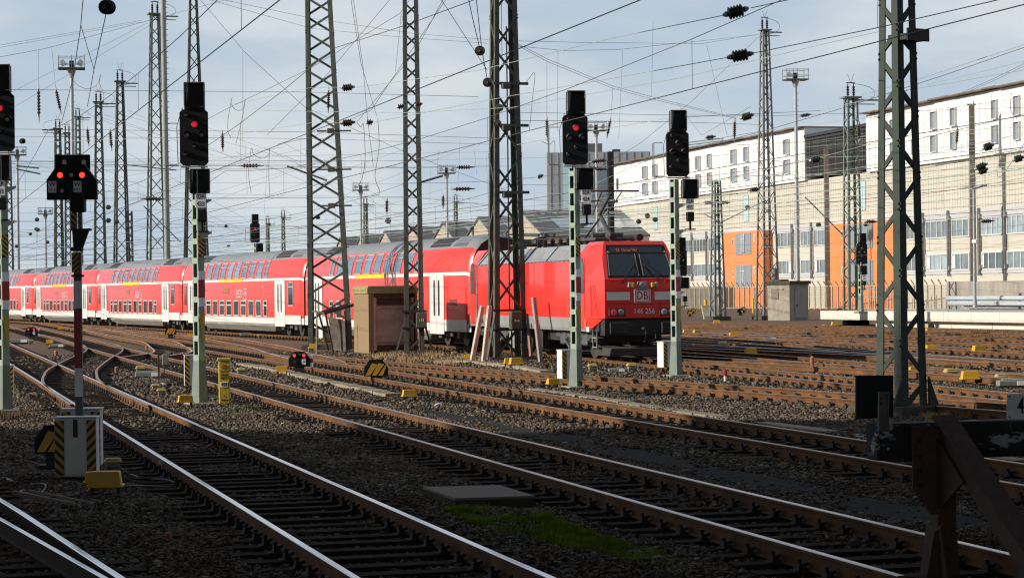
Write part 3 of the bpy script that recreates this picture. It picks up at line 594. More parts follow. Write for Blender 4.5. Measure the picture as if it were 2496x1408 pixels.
def hw(z):
    for (a, b), (c, d) in zip(HALF, HALF[1:]):
        if b <= z <= d: return a + (c - a) * (z - b) / (d - b)
def wheelset(mb, x, r=.46):
    for sg in (-1, 1):
        mb.cyl((x, sg * .68, r), (x, sg * .82, r), r, n=22); mb.cyl((x, sg * .66, r), (x, sg * .70, r), r + .03, n=22); mb.cyl((x, sg * .81, r), (x, sg * .84, r), .16, n=12)
    mb.cyl((x, -.7, r), (x, .7, r), .09)
def bogie(parent, x):
    b = MB()
    for sg in (-1, 1):
        b.bbox((x, sg * 1.03, .66), (3.3, .16, .2), .03); b.bbox((x, sg * 1.05, .50), (1.1, .2, .22), .03)
        for d in (-1.25, 1.25): b.bbox((x + d, sg * 1.06, .47), (.36, .22, .34), .04); b.cyl((x + d, sg * 1.06, .64), (x + d, sg * 1.06, .92), .12, n=10)
        b.cyl((x - .6, sg * 1.02, .6), (x - .6, sg * 1.02, .98), .2, n=12)
    b.box((x, 0, .62), (.7, 2.0, .3)); o = b.build('bogie', M_bogie, parent)
    for d in (-1.25, 1.25): w = MB(); wheelset(w, x + d); w.build('wheelset', M_wheel, o, smooth=True)
def make_coach():
    t = thing('double_deck_coach', (0, 0, 0), '', 'railway coach', 'double-deck coaches of the red train')
    ring = HALF + [(-a, b) for a, b in HALF[-2::-1]]; mi = HM + HM[::-1] + [0]
    def sec(x, k, dz=0): return [(x, a * k, .62 + (b - .62) * (1 - (1 - k) * .35)) for a, b in ring]
    b = MB(); b.loft([sec(-13.15, .90), sec(-13.0, .975), sec(-12.75, 1), sec(12.75, 1), sec(13.0, .975), sec(13.15, .90)], mis=mi, cap=False)
    b.add(sec(-13.15, .9), [tuple(range(len(ring)))], 4); b.add(sec(13.15, .9), [tuple(range(len(ring)))], 4)
    body = b.build('body', [M_tskirt, M_twhite, M_tred, M_troof, mat('coach_end', (.05, .012, .012), .7)], t, smooth=True)
    s = MB()
    for sg in (1,):
        s.loft([[(x, 1.37, .615), (x, 1.36, .48), (x2, 1.12, .2), (x2, -1.12, .2), (x, -1.36, .48), (x, -1.37, .615)] for x, x2 in ((-8.2, -7.2), (8.2, 7.2))])
    s.box((0, -1.385, .545), (16.2, .02, .12)); s.build('skirt', M_tskirt, t)
    e = MB()
    for sg in (-1, 1):
        e.box((sg * 10.6, 0, .78), (4.8, 2.3, .3)); e.box((sg * 12.4, -1.2, .5), (.5, .1, .3)); e.cyl((sg * 13.1, -.88, 1.05), (sg * 13.4, -.88, 1.05), .16, n=10); e.cyl((sg * 13.1, .88, 1.05), (sg * 13.4, .88, 1.05), .16, n=10)
        e.box((sg * 8.75, -1.1, .6), (.9, .3, .28))
    e.build('underframe', M_under, t)
    g = MB()
    for sg in (-1, 1):
        for k in range(4): g.box((sg * (13.16 + k * .06), 0, 2.15), (.045, 1.5 - .06 * (k % 2), 2.4 - .06 * (k % 2)))
    g.build('gangway', M_dull, t)
    for x in (-10, 10): bogie(t, x)
    W0 = -13.2
    for sgn in (-1, 1):
        for i in range(10):
            x = W0 + 5.25 + i * 1.6; wd = .62 if i in (0, 9) else 1.06
            x += .2 if i == 0 else (-.2 if i == 9 else 0); vent = i in (0, 1, 3, 4, 6, 9)
            f = MB(); y = sgn * 1.40; z0, z1 = 1.0, 1.84
            f.box((x, y, z0 + .02), (wd + .06, .03, .05)); f.box((x, y, z1), (wd + .06, .03, .05))
            for d in (-1, 1): f.box((x + d * wd / 2, y, (z0 + z1) / 2), (.05, .03, z1 - z0))
            if vent: f.box((x, y, z1 - .24), (wd, .03, .06))
            o = f.build('lower_window', M_twhite, t); q = MB(); q.box((x, sgn * 1.392, (z0 + z1) / 2), (wd, .015, z1 - z0 - .02)); q.build('pane', M_tglass, o)
            q = MB(); zs = [3.13, 3.4, 3.7, 3.98]; off = .012
            vs = []
            for z in zs:
                for d in (-1, 1): vs.append((x + d * wd / 2 + (0), sgn * (hw(z) + off), z))
            q.add(vs, [(0, 1, 3, 2), (2, 3, 5, 4), (4, 5, 7, 6)]); f = MB()
            def edge_(zz, x0, x1): f.beam((x0, sgn * (hw(zz) + .012), zz), (x1, sgn * (hw(zz) + .012), zz), .03, .045)
            edge_(3.12, x - wd / 2, x + wd / 2); edge_(3.99, x - wd / 2, x + wd / 2)
            if i % 3 != 2: edge_(3.76, x - wd / 2, x + wd / 2)
            for d in (-1, 1):
                for za, zb in zip(zs, zs[1:]): f.beam((x + d * wd / 2, sgn * (hw(za) + .012), za), (x + d * wd / 2, sgn * (hw(zb) + .012), zb), .035, .03)
            o = f.build('upper_window', mat('upper_frame', (.42, .40, .40), .5), t); q.build('pane', M_tglassup, o)
        for xc in ((W0 + 2.7), (W0 + 22.3)):
            if sgn == 1: xc = -xc
            d_ = MB(); d_.box((xc, sgn * 1.395, 1.74), (2.0, .02, 2.5)); d = d_.build('door', M_twhite, t)
            q = MB()
            for k in (-.3, .3): q.prism([(-.085, -.75), (.085, -.75), (.11, -.55), (.11, .55), (.085, .75), (-.085, .75), (-.11, .55), (-.11, -.55)], (xc + k, sgn * 1.406, 2.0), (1, 0, 0), (0, 0, 1), (0, sgn, 0), .01)
            q.build('door_window', M_tglass, d); q = MB(); q.box((xc, sgn * 1.406, 1.74), (.02, .008, 2.4)); q.box((xc - 1.0, sgn * 1.402, 1.74), (.02, .02, 2.5)); q.box((xc + 1.0, sgn * 1.402, 1.74), (.02, .02, 2.5)); q.build('seam', mat('seam', (.2, .2, .19), .7), d)
        q = MB(); q.box((W0 + 12.2, sgn * 1.40, 2.99), (4.9, .04, .17)); q.build('class_stripe', M_tyell, t)
        xw = W0 + 24.4 if sgn < 0 else -(W0 + 24.4)
        f = MB(); f.box((xw, sgn * 1.40, 2.2), (1.0, .03, 1.25)); o = f.build('end_window', mat('upper_frame', (.42, .40, .40), .5), t); q = MB(); q.box((xw, sgn * 1.412, 2.1), (.84, .02, .92)); q.box((xw, sgn * 1.412, 2.70), (.84, .02, .18)); q.build('pane', M_tglass, o)
        f = MB(); xw2 = W0 + 1.0 if sgn < 0 else -(W0 + 1.0); f.box((xw2, sgn * 1.395, 2.15), (.5, .02, 1.15)); f.build('end_window', M_tglass, t)
    # white stretch under the doors
    q = MB()
    for x in (-10.9, 10.9): q.box((x, -1.393, .86), (4.2, .012, .47))
    q.build_split('white_sill', M_twhite, t)
    q = MB(); q.box((W0 + 10.9, -1.40, 2.42), (1.15, .02, .26)); q.build('destination_panel', mat('display', (.30, .16, .06), .5, var=.5, vscale=14), t)
    text('REGIO', .62, t, (W0 + 14.0, -1.40, 2.22), FACE, M_twhite, sx=.75); text('DB', .40, t, (W0 + 15.25, -1.40, 2.22), FACE, M_twhite, sx=.8)
    q = MB()
    for a, b, c, d in ((0, .3, .78, .03), (0, -.3, .78, .03), (.375, 0, .03, .6), (-.375, 0, .03, .6)): q.box((W0 + 15.25 + a * .9, -1.40, 2.22 + b), (c * .9, .015, d))
    q.build('logo_frame', M_twhite, t)
    for x in (W0 + 5.95, W0 + 18.95): text('2', .36, t, (x, -1.40, 1.52), FACE, M_twhite); text('1', .36, t, (x, -1.40, 2.55), FACE, M_twhite)
    text('D-DB  50 80 26-33 114-6', .13, t, (W0 + 9.6, -1.40, .545), FACE, M_twhite); text('DBpza 751.4', .11, t, (W0 + 14.5, -1.40, .545), FACE, M_twhite)
    r = MB()
    for sg in (-1, 1):
        for x0 in (W0 + 3.0, W0 + 20.3):
            for k in range(14):
                xx = x0 + 2.6 * k / 13
                for za, zb in ((4.14, 4.25), (4.28, 4.38), (4.41, 4.49)): r.beam((xx, sg * (hw(za) + .0), za + .012), (xx + .0, sg * (hw(zb) + .0), zb + .012), .11, .03)
    r.build('roof_grille', mat('grille', (.06, .06, .065), .7), t)
    r = MB()
    for sg in (-1, 1):
        for x0 in (W0 + 1.0, W0 + 23.5):
            vs = [(x0 + (1.7 if k in (1, 2) else 0), sg * (hw(z) + .01), z + .012) for k, z in enumerate((4.13, 4.13, 4.36, 4.36))]; r.add(vs, [(0, 1, 2, 3)])
    r.build_split('roof_panel', mat('roof_dark', (.12, .12, .125), .6), t)
    return t
coach = make_coach(); gaps = [(-.38, 91.9), (-9.45, 117.25), (-19.35, 142.2), (-29.2, 167.1), (-39.1, 192.0), (-49.3, 216.8)]
clab = ['foremost double-deck coach, coupled to the locomotive and partly behind the ochre hut', 'second double-deck coach behind the locomotive, right of the tall signal with plate 02A 433', 'third double-deck coach behind the locomotive, between the striped signal posts', 'fourth double-deck coach behind the locomotive, left of the red and white post', 'last visible double-deck coach at the left edge']
for i in range(5):
    a, b = Vector((*gaps[i + 1], 0)), Vector((*gaps[i], 0)); o = coach if i == 0 else copy_tree(coach)
    o.location = (a + b) / 2; o.rotation_euler = (0, 0, math.atan2((b - a).y, (b - a).x)); o['label'] = clab[i]
for ch in list(coach.children):      # the foremost coach has a vent panel where the others have an end window
    if ch.name.startswith('end_window') and sum(v.co.x for v in ch.data.vertices) / len(ch.data.vertices) > 9 and ch.data.vertices[0].co.y < 0:
        for g_ in list(ch.children): bpy.data.objects.remove(g_)
        bpy.data.objects.remove(ch)
q = MB()
for i in range(5): q.box((11.3, -1.40, 1.72 + i * .05), (.95, .02, .03))
q.build('vent_grille', mat('grille_red', (.16, .03, .03), .6), coach); q = MB(); q.box((11.3, -1.394, 1.5), (1.6, .006, .015)); q.box((10.5, -1.394, 1.75), (.012, .006, 1.7)); q.build('panel_seam', mat('seam_red', (.25, .01, .012), .5), coach)
# locomotive
a, b = Vector((-.62, 91.3, 0)), Vector((4.27, 73.3, 0)); cen = (a + b) / 2
M_lred = mat('loco_red', (.88, .042, .026), .3, var=.04, vscale=.6, coat=.4, dirt=(.62, .03, .025), dscale=.9, damt=.6, streak=True)
t = thing('electric_locomotive', cen, 'red electric locomotive with number 146 256 at the head of the train', 'locomotive', rz=math.atan2((b - a).y, (b - a).x))
HX = 9.1
RB = [(1.45, .92), (1.49, 1.34), (1.49, 1.36), (1.49, 3.27), (1.02, 3.80), (0, 3.82)]
def full(h): return h + [(-x, z) for x, z in h[-2::-1]]
m_mid = [0, 0, 1, 2, 3]; m_mid = m_mid + m_mid[::-1] + [4]
M_lroof = mat('loco_roof', (.30, .325, .35), .45, var=.06, vscale=.8, dirt=(.22, .225, .23), dscale=.9, damt=.5)
bd = MB(); bd.loft([[(x, y, z) for y, z in full(RB)] for x in (-6.7, 6.7)], mis=m_mid)
body = bd.build('body', [M_tgrey, M_lred, M_lroof, mat('loco_rooftop', (.12, .12, .125), .6), M_under], t)
fx = lambda z: HX - max(0, z - 2.55) * .62
def cab(sg):
    c = MB(); r0 = [(1.45, .92), (1.49, 1.36), (1.49, 2.3), (1.49, 2.62), (1.49, 3.27), (1.16, 3.74), (1.02, 3.86)]; r2w = [1.27, 1.27, 1.27, 1.26, 1.2, 1.08, 1.0]
    z0 = [z for _, z in r0]; r0x = [sg * 6.7] * 7; r1x = [sg * 7.85, sg * 7.85, sg * 7.8, sg * 7.75, sg * 7.65, sg * 7.35, sg * 7.15]; r2x = [sg * fx(z) for z in z0]; r2x[0] = sg * (HX - .35)
    zz2 = [.92 if False else 1.3] + z0[1:]
    rings = []
    for xs, wd, zs in ((r0x, [y for y, _ in r0], z0), (r1x, [y for y, _ in r0], z0), (r2x, r2w, zz2)):
        L_ = [(xs[i], -wd[i], zs[i]) for i in range(7)]; Rr = [(xs[i], wd[i], zs[i]) for i in range(7)]; rings.append(L_ + Rr[::-1])
    c.loft(rings, cap=False, mis=[1 if False else 0] * 14)
    for i in range(6):
        L_ = rings[2]; c.add([L_[i], L_[13 - i], L_[12 - i], L_[i + 1]], [(0, 1, 2, 3)], 0)
    c.add([rings[0][i] for i in range(14)], [tuple(range(14))], 0)
    return c
cabs = [cab(1).build('cab', M_lred, t), cab(-1).build('cab', M_lred, t)]
q = MB()
for sg in (-1, 1): q.box((sg * 7.2, -1.47, 1.13), (1.0, .06, .42)); q.box((sg * 7.2, 1.47, 1.13), (1.0, .06, .42))
q.build_split('lower_band', M_tgrey, t)
q = MB()
for sg in (-1, 1):
    q.box((sg * 7.9, 0, 1.1), (1.3, 2.6, .36)); q.box((sg * 8.75, 0, 1.05), (.5, 2.5, .5))
q.box((0, 0, .75), (15.5, 2.2, .4)); q.box((0, 0, .45), (3.6, 2.3, .5)); 
for x in (-1.2, .2, 1.5): q.bbox((x, -1.2, .55), (.9, .3, .65), .04)
q.build('underframe', M_under, t)
q = MB(); q.bbox((-1.9, -1.3, .58), (.7, .22, .85), .03); q.build('equipment_box', M_tgrey, t)
for x in (-5.2, 5.2):
    bg = MB()
    for sg in (-1, 1):
        bg.bbox((x, sg * 1.05, .78), (4.4, .18, .26), .04); bg.bbox((x, sg * 1.06, .55), (1.0, .2, .3), .03)
        for d in (-1.3, 1.3): bg.bbox((x + d, sg * 1.08, .62), (.5, .24, .4), .05); bg.cyl((x + d + .35, sg * 1.1, .6), (x + d + .35, sg * 1.1, 1.0), .13, n=10); bg.beam((x + d, sg * 1.12, .7), (x + d * .4, sg * 1.12, .32), .08, .1)
    o = bg.build('bogie', M_bogie, t)
    for d in (-1.3, 1.3): w_ = MB(); wheelset(w_, x + d, .62); w_.build('wheelset', M_wheel, o, smooth=True)
def fpt(y, z, off=.0):
    n_ = Vector((1, 0, .62)).normalized() if z > 2.55 else Vector((1, 0, 0)); return Vector((fx(z), y, z)) + n_ * off
def fquad(mb, y0, y1, z0, z1, off, mi=0, y0t=None, y1t=None):
    y0t = y0 if y0t is None else y0t; y1t = y1 if y1t is None else y1t; P = [fpt(y0, z0, off), fpt(y1, z0, off), fpt(y1t, z1, off), fpt(y0t, z1, off)]; Q = [fpt(y0, z0, -.02), fpt(y1, z0, -.02), fpt(y1t, z1, -.02), fpt(y0t, z1, -.02)]
    mb.add(P + Q, [(0, 1, 2, 3), (0, 4, 5, 1), (1, 5, 6, 2), (2, 6, 7, 3), (3, 7, 4, 0)], mi)
w_ = MB(); fquad(w_, -1.13, 1.13, 2.66, 3.73, .012, 0, -.99, .99); ws = w_.build('windscreen_surround', M_black, t)
for s_ in (-1, 1):
    w_ = MB(); y0, y1, y0t, y1t = (.07, 1.08, .07, .99) if s_ > 0 else (-1.08, -.07, -.99, -.07); fquad(w_, y0, y1, 2.72, 3.42, .02, 0, y0t, y1t); w_.build('windscreen', mat('windscreen_glass', (.018, .024, .03), .05, spec=.8), ws)
    w_ = MB(); w_.beam(fpt(s_ * .075, 2.72, .026), fpt(s_ * .075, 3.42, .026), .016, .012); w_.beam(fpt(s_ * 1.085, 2.72, .026), fpt(s_ * .995, 3.42, .026), .016, .012); w_.build('trim', M_galv, ws)
    w_ = MB(); w_.tube([fpt(s_ * .72, 2.48, .05), fpt(s_ * .45, 2.78, .07), fpt(s_ * .17, 3.08, .06)], .016); w_.tube([fpt(s_ * .66, 2.46, .05), fpt(s_ * .40, 2.76, .07), fpt(s_ * .17, 3.04, .06)], .01); w_.beam(fpt(s_ * .13, 2.78, .05), fpt(s_ * .17, 3.3, .05), .025, .02); w_.build('wiper', M_ink, t)
    w_ = MB(); w_.prism([(-.055, 0), (.055, 0), (0, .085)], fpt(s_ * .97, 3.47, .016), (0, 1, 0), Vector((-.62, 0, 1)).normalized(), Vector((1, 0, .62)).normalized(), .006); w_.build('warning_triangle', M_amber, ws)
    w_ = MB(); fquad(w_, s_ * .42, s_ * 1.2, 1.94, 2.2, .006); w_.build('white_stripe', mat('stripe_grime', (.80, .78, .75), .45, var=.06, dirt=(.55, .5, .47), dscale=3, damt=.5), t)
    w_ = MB(); w_.bbox((HX, s_ * .86, 1.55), (.05, .58, .25), .02); o = w_.build('headlight', mat('lamp_surround', (.14, .03, .03), .4), t)
    for yy, m_ in ((.98, mat('tail_lamp', (.35, .05, .07), .15, emit=(1, .06, .12), estr=.12)), (.74, mat('head_lamp_glass', (.38, .38, .37), .12, .3))):
        w_ = MB(); w_.lathe((HX + .02, s_ * yy, 1.55), (HX + .06, s_ * yy, 1.55), [(0, .105), (.6, .10), (1, .06)], 14); w_.build('lamp', m_, o)
    w_ = MB(); w_.bbox((HX + .05, s_ * .34, 2.42), (.12, .11, .16), .02); w_.build('socket', M_yellow, t); w_ = MB(); w_.bbox((HX + .05, s_ * .46, 2.43), (.1, .09, .17), .02); w_.build('socket', M_galv, t)
    w_ = MB(); w_.tube([fpt(s_ * .75, 2.53, .02), fpt(s_ * .75, 2.56, .06), fpt(s_ * 1.1, 2.56, .06), fpt(s_ * 1.1, 2.53, .02)], .014); w_.build('handrail', M_lred, t)
    w_ = MB(); w_.cyl((HX - .3, s_ * .875, 1.04), (HX + .25, s_ * .875, 1.04), .1, n=12); w_.bbox((HX + .28, s_ * .875, 1.04), (.06, .66, .40), .03); w_.build('buffer', M_dull, t)
    for z_, x_ in ((.72, 8.35), (.42, 8.35)): w_ = MB(); w_.box((x_, s_ * 1.28, z_), (.42, .26, .03)); w_.build('step', M_galv, t)
    w_ = MB(); w_.box((8.14, s_ * 1.38, .68), (.03, .04, .62)); w_.box((8.56, s_ * 1.38, .68), (.03, .04, .62)); w_.build('step_frame', M_galv, t)
    w_ = MB(); w_.box((7.86, s_ * 1.44, .99), (.34, .08, .16)); w_.build('corner_mark', M_white, t)
w_ = MB(); fquad(w_, -.92, .92, 3.47, 3.66, .018, 0, -.9, .9); w_.build('destination_display', mat('display_panel', (.03, .034, .042), .15), ws)
d_ = text('RE  Hanau Hbf', .15, t, fpt(-.33, 3.555, .026), (R(90) - math.atan(.62), 0, R(90)), mat('display_text', (.5, .12, .06), .5, emit=(1, .25, .12), estr=.1), sx=.8)
w_ = MB(); w_.bbox((HX, 0, 2.41), (.06, .36, .26), .02); o = w_.build('headlight', mat('lamp_housing', (.26, .22, .25), .3), t); w_ = MB(); w_.lathe((HX + .03, 0, 2.41), (HX + .05, 0, 2.41), [(0, .11), (1, .08)], 14); w_.build('lamp', mat('head_lamp_glass', (.38, .38, .37), .12, .3), o)
w_ = MB()
w_.bbox((HX + .006, 0, 2.07), (.012, .56, .44), .006); lg_ = w_.build('logo_plate', mat('logo_white', (.78, .75, .74), .5), t); w_ = MB()
for a_, b_, c_, d_ in ((0, .185, .49, .028), (0, -.185, .49, .028), (.232, 0, .028, .342), (-.232, 0, .028, .342)): w_.box((HX + .014, a_, 2.07 + b_), (.008, c_, d_))
w_.build('logo_frame', mat('logo_red', (.5, .015, .02), .5), lg_); text('DB', .38, lg_, (HX + .014, 0, 2.07), (R(90), 0, R(90)), mat('logo_red', (.5, .015, .02), .5), sx=.8)
text('146 256', .25, t, (HX + .008, .06, 1.57), (R(90), 0, R(90)), mat('number_grey', (.74, .72, .72), .5), sx=.9)
w_ = MB(); w_.box((HX + .004, 0, 1.82), (.012, 2.44, .012)); w_.box((HX + .004, 0, 2.6), (.012, 2.3, .02)); w_.box((HX + .004, -.62, 1.6), (.012, .012, .44)); w_.box((HX + .004, .62, 1.6), (.012, .012, .44)); w_.build('panel_seam', mat('seam_red', (.25, .01, .012), .5), t)
for sg in (-1, 1):      # cab doors
    for sx_ in (-1, 1):
        d_ = MB(); d_.box((sx_ * 7.25, sg * 1.488, 2.15), (.74, .03, 2.3)); d = d_.build('cab_door', M_lred, t)
        q = MB(); q.prism([(-.3, -.55), (.26, -.55), (.3, -.45), (.3, .35), (.1, .62), (-.26, .62), (-.3, .5)], (sx_ * 7.30, sg * 1.505, 2.72), (sx_, 0, 0), (0, 0, 1), (0, sg, 0), .012); q.build('window', mat('cab_window', (.06, .05, .045), .1), d)
        q = MB(); q.box((sx_ * 6.66, sg * 1.50, 2.1), (.05, .03, 2.4)); q.tube([(sx_ * 6.6, sg * 1.51, 1.2), (sx_ * 6.6, sg * 1.55, 1.3), (sx_ * 6.6, sg * 1.55, 2.1), (sx_ * 6.6, sg * 1.51, 2.2)], .015); q.build('handrail', M_galv, d)
q = MB(); q.tube([(8.62, -1.39, 1.4), (8.60, -1.41, 1.45), (8.4, -1.43, 2.35), (8.36, -1.43, 2.42), (8.2, -1.46, 2.42), (8.15, -1.46, 2.36), (8.22, -1.46, 1.42)], .016); q.build('grab_rail', M_lred, t)
q = MB()
for x in (-5.9, -1.4, 5.9): q.box((x, -1.475, 1.12), (.16, .012, .16))
q.build_split('side_socket', M_dull, t)
q = MB()   # roof furniture
for x in (-6.3, -3.5, .2, 3.1): q.box((x, -1.27, 3.54), (.04, .04, .75), rx=-.72)
for i in range(26): q.box((-6.3 + i * .5, -1.5, 3.27), (.3, .03, .035))
q.build('roof_joint', mat('roof_joint', (.13, .135, .14), .6), t)
q = MB()
for x0, x1 in ((-5.6, -4.6), (1.4, 1.9), (3.6, 5.0)):
    q.add([(x0, -1.40, 3.378), (x1, -1.40, 3.378), (x1 + .0, -1.16, 3.649), (x0 + .0, -1.16, 3.649)], [(0, 1, 2, 3)])
q.build_split('roof_vent', mat('roof_vent', (.26, .25, .24), .7), t)
for xc, sg in ((5.6, -1), (-3.6, 1)):
    p = MB(); p.bbox((xc, 0, 3.98), (1.6, 1.5, .1), .02)
    for dx in (-.7, .7):
        for dy in (-.6, .6): p.lathe((xc + dx, dy, 3.82), (xc + dx, dy, 3.98), [(0, .07), (.3, .1), (.5, .07), (.7, .1), (1, .06)], 8)
    p.cyl((xc - .3, -.5, 4.08), (xc - .3, .5, 4.08), .14, n=10); p.bbox((xc + .3, .1, 4.1), (.5, .5, .18), .03)
    if xc > 0:
        p.cyl((xc + .2, 0, 4.1), (xc - 1.0, 0, 4.85), .075, n=8); p.cyl((xc - 1.0, 0, 4.85), (xc + .35, .0, 5.55), .05, n=8); p.cyl((xc - 1.0, .25, 4.85), (xc + .35, .35, 5.55), .02, n=6); p.cyl((xc - 1.0, -.25, 4.85), (xc + .35, -.35, 5.55), .02, n=6); p.cyl((xc + .25, -.95, 5.6), (xc + .25, .95, 5.6), .03, n=6); p.cyl((xc + .45, -.95, 5.6), (xc + .45, .95, 5.6), .03, n=6)
    else:
        p.cyl((xc - .5, 0, 4.1), (xc + 1.6, 0, 4.3), .09, n=8); p.cyl((xc + 1.6, .3, 4.3), (xc - .6, .5, 4.36), .04, n=8); p.cyl((xc + 1.6, -.3, 4.3), (xc - .6, -.5, 4.36), .04, n=8); p.cyl((xc - .6, -.95, 4.4), (xc - .6, .95, 4.4), .03, n=6); p.cyl((xc - .4, -.95, 4.4), (xc - .4, .95, 4.4), .03, n=6)
    p.build('pantograph', mat('pantograph', (.07, .068, .065), .5, var=.3), t)
p = MB()
for x in (-1.6, -.8, 0.2, 1.2, 2.2, 3.1): p.lathe((x, -.4, 3.82), (x, -.4, 4.12), [(0, .06), (.2, .11), (.3, .07), (.5, .11), (.6, .07), (.8, .1), (1, .04)], 8)
p.tube([(-2.6, -.4, 4.16), (-.5, -.4, 4.14), (3.3, -.4, 4.15)], .025); p.bbox((-.3, .3, 3.92), (1.1, .6, .18), .03); p.bbox((1.8, .3, 3.95), (.8, .8, .22), .03); p.build('roof_insulator', M_ins_brown, t)
p = MB()
for x, y in ((7.3, -.45), (7.25, .5)): p.cyl((x - .3, y, 4.0), (x + .2, y, 4.0), .07, .12, n=10); p.box((x, y, 3.9), (.2, .06, .1))
p.build('horn', M_dull, t)
p = MB(); p.add([(8.3, -1.3, .45), (9.05, -1.05, .38), (9.05, 1.05, .38), (8.3, 1.3, .45), (8.2, -1.32, .16), (9.0, -1.1, .14), (9.0, 1.1, .14), (8.2, 1.32, .16)], [(0, 1, 5, 4), (1, 2, 6, 5), (2, 3, 7, 6), (0, 3, 2, 1)]); p.build('snow_plough', mat('plough', (.055, .05, .045), 1., var=.3, dirt=(.09, .08, .07), dscale=4), t)
p = MB(); p.cyl((HX - .2, 0, 1.02), (HX + .3, 0, 1.02), .05); p.tube([(HX + .25, 0, 1.0), (HX + .32, 0, .85), (HX + .2, 0, .6)], .035); p.tube([(HX, .4, 1.0), (HX + .15, .4, .7), (HX + .1, .2, .55)], .025); p.build('coupling', M_under, t)
# ---------------------------------------------------------------- lattice masts
def lattice(t, h, wb, wt, leg=.12, n=12, m=M_steelgreen, depth_b=None, depth_t=None, lean=0., bar=.05, zig=False, rows=None, z0=0.):
    db = wb if depth_b is None else depth_b; dt = wt if depth_t is None else depth_t
    def corner(sx_, sy_, z):
        k = (z - z0) / (h - z0); return Vector((sx_ * (wb + (wt - wb) * k) / 2 + lean * k, sy_ * (db + (dt - db) * k) / 2, z))
    for sx_ in (-1, 1):
        for sy_ in (-1, 1):
            a, b = corner(sx_, sy_, z0), corner(sx_, sy_, h); q = MB(); th = leg * .16
            secs = []
            for c, s_ in ((a, 1), (b, .8)):
                L_ = leg * s_; secs.append([c, c + Vector((-sx_ * L_, 0, 0)), c + Vector((-sx_ * L_, -sy_ * th, 0)), c + Vector((-sx_ * th, -sy_ * th, 0)), c + Vector((-sx_ * th, -sy_ * L_, 0)), c + Vector((0, -sy_ * L_, 0))])
            q.loft(secs); q.build('leg', m, t)
    zs = [z0]; w_ = wb; r_ = rows or 1.0
    hh = []
    for i in range(n): hh.append(wb + (wt - wb) * (i + .5) / n)
    tot = sum(hh); z = z0
    for x in hh: z += (h - z0) * x / tot; zs.append(z)
    for face, (ux, uy) in enumerate((((-1, -1), (1, -1)), ((1, -1), (1, 1)), ((1, 1), (-1, 1)), ((-1, 1), (-1, -1)))):
        q = MB(); nrm = Vector(((ux[0] + uy[0]) / 2, (ux[1] + uy[1]) / 2, 0))
        for i in range(n):
            A_, B_ = (ux, uy) if (i + face) % 2 == 0 else (uy, ux)
            off = -nrm * .02
            q.beam(corner(*A_, zs[i] + .02) + off, corner(*B_, zs[i + 1] - .02) + off, bar, bar * .25, up=nrm)
            if zig: q.beam(corner(*B_, zs[i] + .02) + off * 1.7, corner(*A_, zs[i + 1] - .02) + off * 1.7, bar, bar * .25, up=nrm)
        q.build('bracing', m, t)
    return corner
def footing(t, w, d, h, m=M_oldconc, z=0.):
    q = MB(); q.box((0, 0, z + h / 2), (w, d, h), taper=.97); q.build('footing', m, t)
def mast(loc, label, h, wb, wt, rz=0., cat='catenary mast', name='lattice_mast', group='lattice catenary masts', foot=(0, 0, 0), **k):
    t = thing(name, loc, label, cat, group, rz=rz); c = lattice(t, h, wb, wt, **k)
    if foot[0]: footing(t, *foot)
    return t, c
def mast_top(t, h, w, side=1, arms=2, m=None):
    m = m or M_steelgreen; q = MB(); q.box((0, 0, h + .05), (w * 1.6, w * 1.3, .1)); q.box((side * w, 0, h - .1), (w * 3.2, .08, .1)); q.box((side * w * 1.1, .15, h - .35), (w * 2.6, .06, .06)); q.build('cross_arm', m, t)
    for dx in (-.2, .2):
        q = MB(); q.lathe((dx, 0, h + .1), (dx, 0, h + .95), [(0, .05), (.1, .05), (.15, .11), (.2, .05), (.35, .11), (.4, .05), (.55, .11), (.6, .05), (.75, .11), (.8, .04), (1, .03)], 8); q.build('insulator', M_ins_brown, t)
    q = MB(); q.box((0, 0, h + 1.0), (.6, .06, .06)); q.cyl((0, 0, h + 1), (.25, 0, h + 1.6), .012, n=4); q.cyl((0, 0, h + 1), (-.2, 0, h + 1.55), .012, n=4)
    pts = [(side * (w * .2 + w * 2.2 * math.sin(a)), .1, h + .95 - (1.2) * (1 - math.cos(a)) / 2) for a in [i * math.pi / 8 for i in range(9)]]; q.tube(pts, .015, 4); q.build('spike', M_dull, t)
# near masts
P7 = G(806, 848); t, c = mast(P7, 'big green grey lattice mast left of the ochre hut, one leg upright and one slanting', 19, 1.92, .98, R(2), leg=.21, n=21, lean=-.44, bar=.10, depth_b=1.5, depth_t=.9, foot=(2.5, 2.4, .16)); M7 = t
q = MB(); q.box((-.75, -1.21, .1), (.3, .02, .3)); q.build('yellow_mark', M_yellow, t)
q = MB()
for z_ in (6.3, 7.9, 9.6): q.bbox((.15, -.95, z_), (.3, .3, .22), .02); q.box((.3, -.9, z_), (1.5, .07, .07))
q.build_split('bracket', M_steelbrown, t)
P8 = G(1010, 862); t, c = mast(P8, 'narrow dark lattice mast right beside the ochre hut door', 17.5, .80, .56, R(4), leg=.19, n=26, m=M_steelbrown, bar=.075, depth_b=.8, depth_t=.6, foot=(1.3, 1.2, .12)); M8 = t
q = MB(); q.bbox((.28, -.55, 1.35), (.42, .3, .62), .03); q.build('switch_box', M_steelbrown, t); q = MB(); q.box((0, -.1, 1.7), (1.0, 1.0, .07)); q.box((0, -.1, 1.05), (1.0, 1.0, .07)); q.build_split('collar', M_dull, t); q = MB(); q.cyl((.2, -.5, 0), (.2, -.5, 6), .035); q.build('conduit', M_steelbrown, t)
for sx_ in (-1, 1): q = MB(); q.beam((sx_ * .75, -.3, 0), (sx_ * .38, -.35, 1.3), .07, .07); q.build('stay', M_steelgreen, t)
